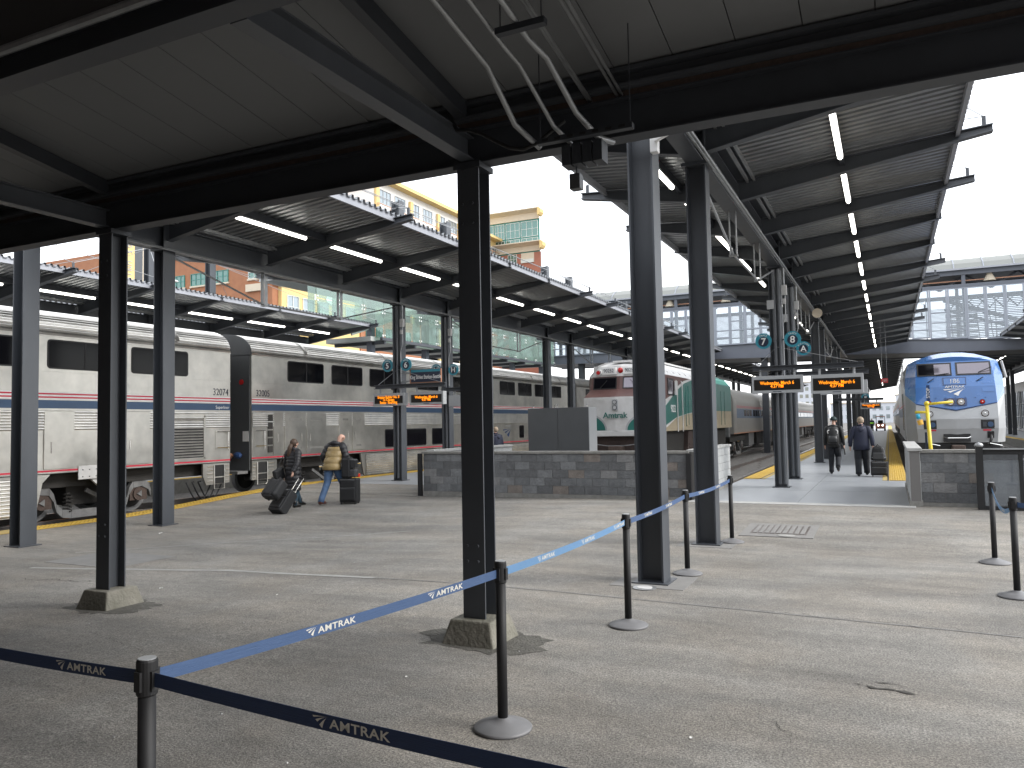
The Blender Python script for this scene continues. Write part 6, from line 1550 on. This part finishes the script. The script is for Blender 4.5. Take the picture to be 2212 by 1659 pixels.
# --- man in navy jacket
def cloth_man4(t, J):
    trousers(t, J, TROU, (.12, .095, .085), .16); shoes(t, J, SHOEK)
    mb = MB(); mb.loft([(0, 0, .78, .235, .16), (0, 0, .95, .225, .16), (0, 0, 1.15, .215, .155), (0, 0, 1.3, .225, .155), (0, .0, 1.42, .205, .13), (0, .01, 1.49, .1, .09)], 22)
    for s in 'lr': mb.tube([lerp(J[s+'sh'], J['neck'], .5), J[s+'sh'], lerp(J[s+'sh'], J[s+'el'], .2), lerp(J[s+'sh'], J[s+'el'], .55), J[s+'el'], lerp(J[s+'el'], J[s+'wr'], .9)], [.075, .092, .092, .085, .07, .052], 12)
    mb.tube([(-.12, -.03, 1.44), (0, -.13, 1.36), (.12, -.03, 1.44)], [.05, .07, .05], 10); mb.tube([(-.08, .04, 1.5), (0, -.04, 1.52), (.08, .04, 1.5)], .035, 8)
    mb.build('jacket', NAVYJ, t, smooth=True, world=False)
    hx, hy, hz = J['head']; MB().ball((hx, hy-.015, hz+.03), (.098, .108, .11), 14).build('hair', HAIRG, t, smooth=True, world=False)
person('grey haired man in a navy jacket walking away with a rolling case', (-.76, 25.35, 0), radians(2), .99,
       std(lan=(-.1, -.1, .09), ltoe=(-.11, .05, .04), lkn=(-.1, .02, .5), rkn=(.11, .12, .5), ran=(.13, .1, .12), rtoe=(.14, .23, .07), rel=(.29, -.05, 1.12), rwr=(.31, -.1, .87), lel=(-.29, -.02, 1.12), lwr=(-.31, .05, .86)), cloth_man4)
# --- worker behind centre column
def cloth_w(t, J):
    cloth_man4(t, J); MB().loft([(0, 0, 1.0, .24, .165), (0, 0, 1.2, .235, .165)], 20).build('hivis_band', HIVIS, t, smooth=True, world=False)
person('person in dark clothes standing half hidden behind the centre column', (-12.1, 23.9, 0), 1.2, .93, std(), cloth_man4)
# --- luggage
def suitcase(label, cx, cy, z, w, d, h, rz, tilt, m, handle=.45, wheels=4, extra=None, rib=False):
    t = T('suitcase', label, 'suitcase', (cx, cy, z), rz=rz); R = Matrix.Rotation(tilt, 4, 'X')
    def P(x, y, zz): v = R @ Vector((x, y, zz)); return (v.x, v.y, v.z)
    def bx(x0, x1, y0, y1, z0, z1, mm, nm, bev=.02, par=None):
        a = [P(x0,y0,z0), P(x1,y0,z0), P(x1,y1,z0), P(x0,y1,z0)]; b = [P(x0,y0,z1), P(x1,y0,z1), P(x1,y1,z1), P(x0,y1,z1)]
        return MB().hexa(a, b).build(nm, mm, par or t, world=False, bevel=bev)
    bx(-w/2, w/2, -d/2, d/2, .04, h, m, 'shell', .03); bx(-w/2+.03, w/2-.03, -d/2-.035, -d/2+.01, .09, h*.62, m, 'front_pocket', .03); bx(-w/2+.04, w/2-.04, -d/2-.02, -d/2+.01, h*.66, h*.93, m, 'top_pocket', .02)
    for s in (-1, 1):
        if handle: MB().tube([P(s*w*.2, d*.35, h-.02), P(s*w*.2, d*.35, h+handle)], .009, 6).build('handle_rod', CHROME, t, world=False)
        for yy in ((-d*.38, d*.38) if wheels == 4 else (d*.38,)): MB().tube([P(s*w*.4-.012, yy, .03), P(s*w*.4+.012, yy, .03)], .03, 12).build('wheel', RUB, t, world=False)
    if handle: MB().tube([P(-w*.22, d*.35, h+handle), P(w*.22, d*.35, h+handle)], .015, 8).build('handle', BLK, t, world=False)
    for zz in (h*.64, h*.95): MB().tube([P(-w*.42, -d/2-.02, zz), P(w*.42, -d/2-.02, zz)], .004, 5).build('zip', GALV, t, world=False)
    return t
z = gz(-11.76, 15.4)
suitcase('upright black soft suitcase on four wheels beside the man in the tan jacket', -11.85, 15.5, z, .44, .28, .62, radians(15), 0, BAGM, .30)
bk = T('backpack', 'black and grey ribbed backpack standing on top of the upright black suitcase', 'backpack', (-11.85, 15.48, z+.62), rz=radians(15))
MB().box(-.17, .07, -.12, .14, .005, .5).build('bag', BAGM, bk, world=False, bevel=.05); MB().box(.05, .19, -.11, .12, .03, .22).build('lower_pocket', BAGS, bk, world=False, bevel=.03); MB().box(.05, .18, -.11, .12, .25, .46).build('upper_pocket', BAGS, bk, world=False, bevel=.03)
for k in range(6): MB().box(.07, .195, -.114, .125, .27+k*.03, .283+k*.03).build('rib', BAGM, bk, world=False)
MB().tube([(-.06, 0, .49), (-.02, 0, .56), (.04, 0, .49)], .012, 6).build('handle', BAGM, bk, world=False)
wz = gz(-12.7, 13.9)
suitcase('tilted black wheeled case pulled behind the woman in the long coat', -12.66, 13.82, wz, .4, .26, .62, radians(-6), -.72, BAGM, .48, wheels=2)
df = T('duffel_bag', 'bulky black duffel bag strapped over the tilted wheeled case', 'bag', (-12.68, 13.83, wz+.50), rz=radians(-6))
mb = MB(); mb.cbox((0, -.02, .06), (.46, .26, .46), 0, Matrix.Rotation(-.72, 3, 'X')); o = mb.build('bag', BAGM, df, world=False, bevel=.07); o.modifiers['bevel'].segments = 4
mb = MB(); mb.cbox((0, -.14, .0), (.34, .1, .26), 0, Matrix.Rotation(-.72, 3, 'X')); mb.build('pocket', BAGM, df, world=False, bevel=.03)
for x in (-.13, .13): MB().cbox((x, -.01, .07), (.03, .285, .475), 0, Matrix.Rotation(-.72, 3, 'X')).build('strap', BLK, df, world=False, bevel=.01)
suitcase('black rolling case held by the man in the navy jacket', -.30, 25.15, 0, .46, .3, .44, 0, 0, BAGM, .25, wheels=2)
b2 = T('travel_bag', 'black backpack resting on top of the rolling case on the right platform', 'backpack', (-.31, 25.2, .45))
MB().hexa([(-.53, 25.06, .46), (-.09, 25.06, .46), (-.09, 25.34, .46), (-.53, 25.34, .46)], [(-.46, 25.1, .88), (-.18, 25.1, .88), (-.18, 25.3, .88), (-.46, 25.3, .88)]).build('bag', BAGM, b2, bevel=.07); MB().box(-.46, -.16, 25.01, 25.08, .5, .7).build('pocket', BAGS, b2, bevel=.03)
MB().tube([(-.37, 25.18, .87), (-.33, 25.18, .93), (-.26, 25.18, .87)], .013, 6).build('handle', BLK, b2); MB().tube([(-.5, 25.06, .56), (-.31, 25.04, .55), (-.12, 25.06, .56)], .008, 5).build('zip', GALV, b2)
rcup = T('paper_cup', 'small red and white cup on the edge beside the silver train', 'cup', (-16.4, 21.5, 0)); MB().tube([(-16.4, 21.9, .0), (-16.4, 21.9, .13)], [.07, .08], 12).build('cup', REDL, rcup)
# --- utility cart
ct = T('utility_cart', 'small utility cart with headlights far down the right platform', 'cart', (-1.0, 112, 0))
MB().box(-1.6, -.4, 112, 114.4, .3, .95).build('body', BRICKR, ct, bevel=.05); MB().box(-1.55, -.45, 112.6, 114.2, 1.85, 1.95).build('roof', BRICKR, ct)
for x in (-1.5, -.5):
    for y in (112.7, 114.1): MB().box(x-.03, x+.03, y-.03, y+.03, .95, 1.85).build('roof_post', BLK, ct)
    MB().tube([(x-.1, 112.4, .28), (x+.1, 112.4, .28)], .28, 14).build('tyre', RUB, ct); MB().tube([(x+.25*(-1 if x > -1 else 1), 112.0, .75), (x+.25*(-1 if x > -1 else 1), 111.95, .75)], .1, 12).build('headlight', LAMPS, ct)
MB().box(-1.3, -.7, 113, 113.2, .95, 1.4).build('seat', BLK, ct)
person('driver in a lime green vest beside the distant cart', (-2.0, 112.5, 0), 2.9, .95, std(), cloth_w)
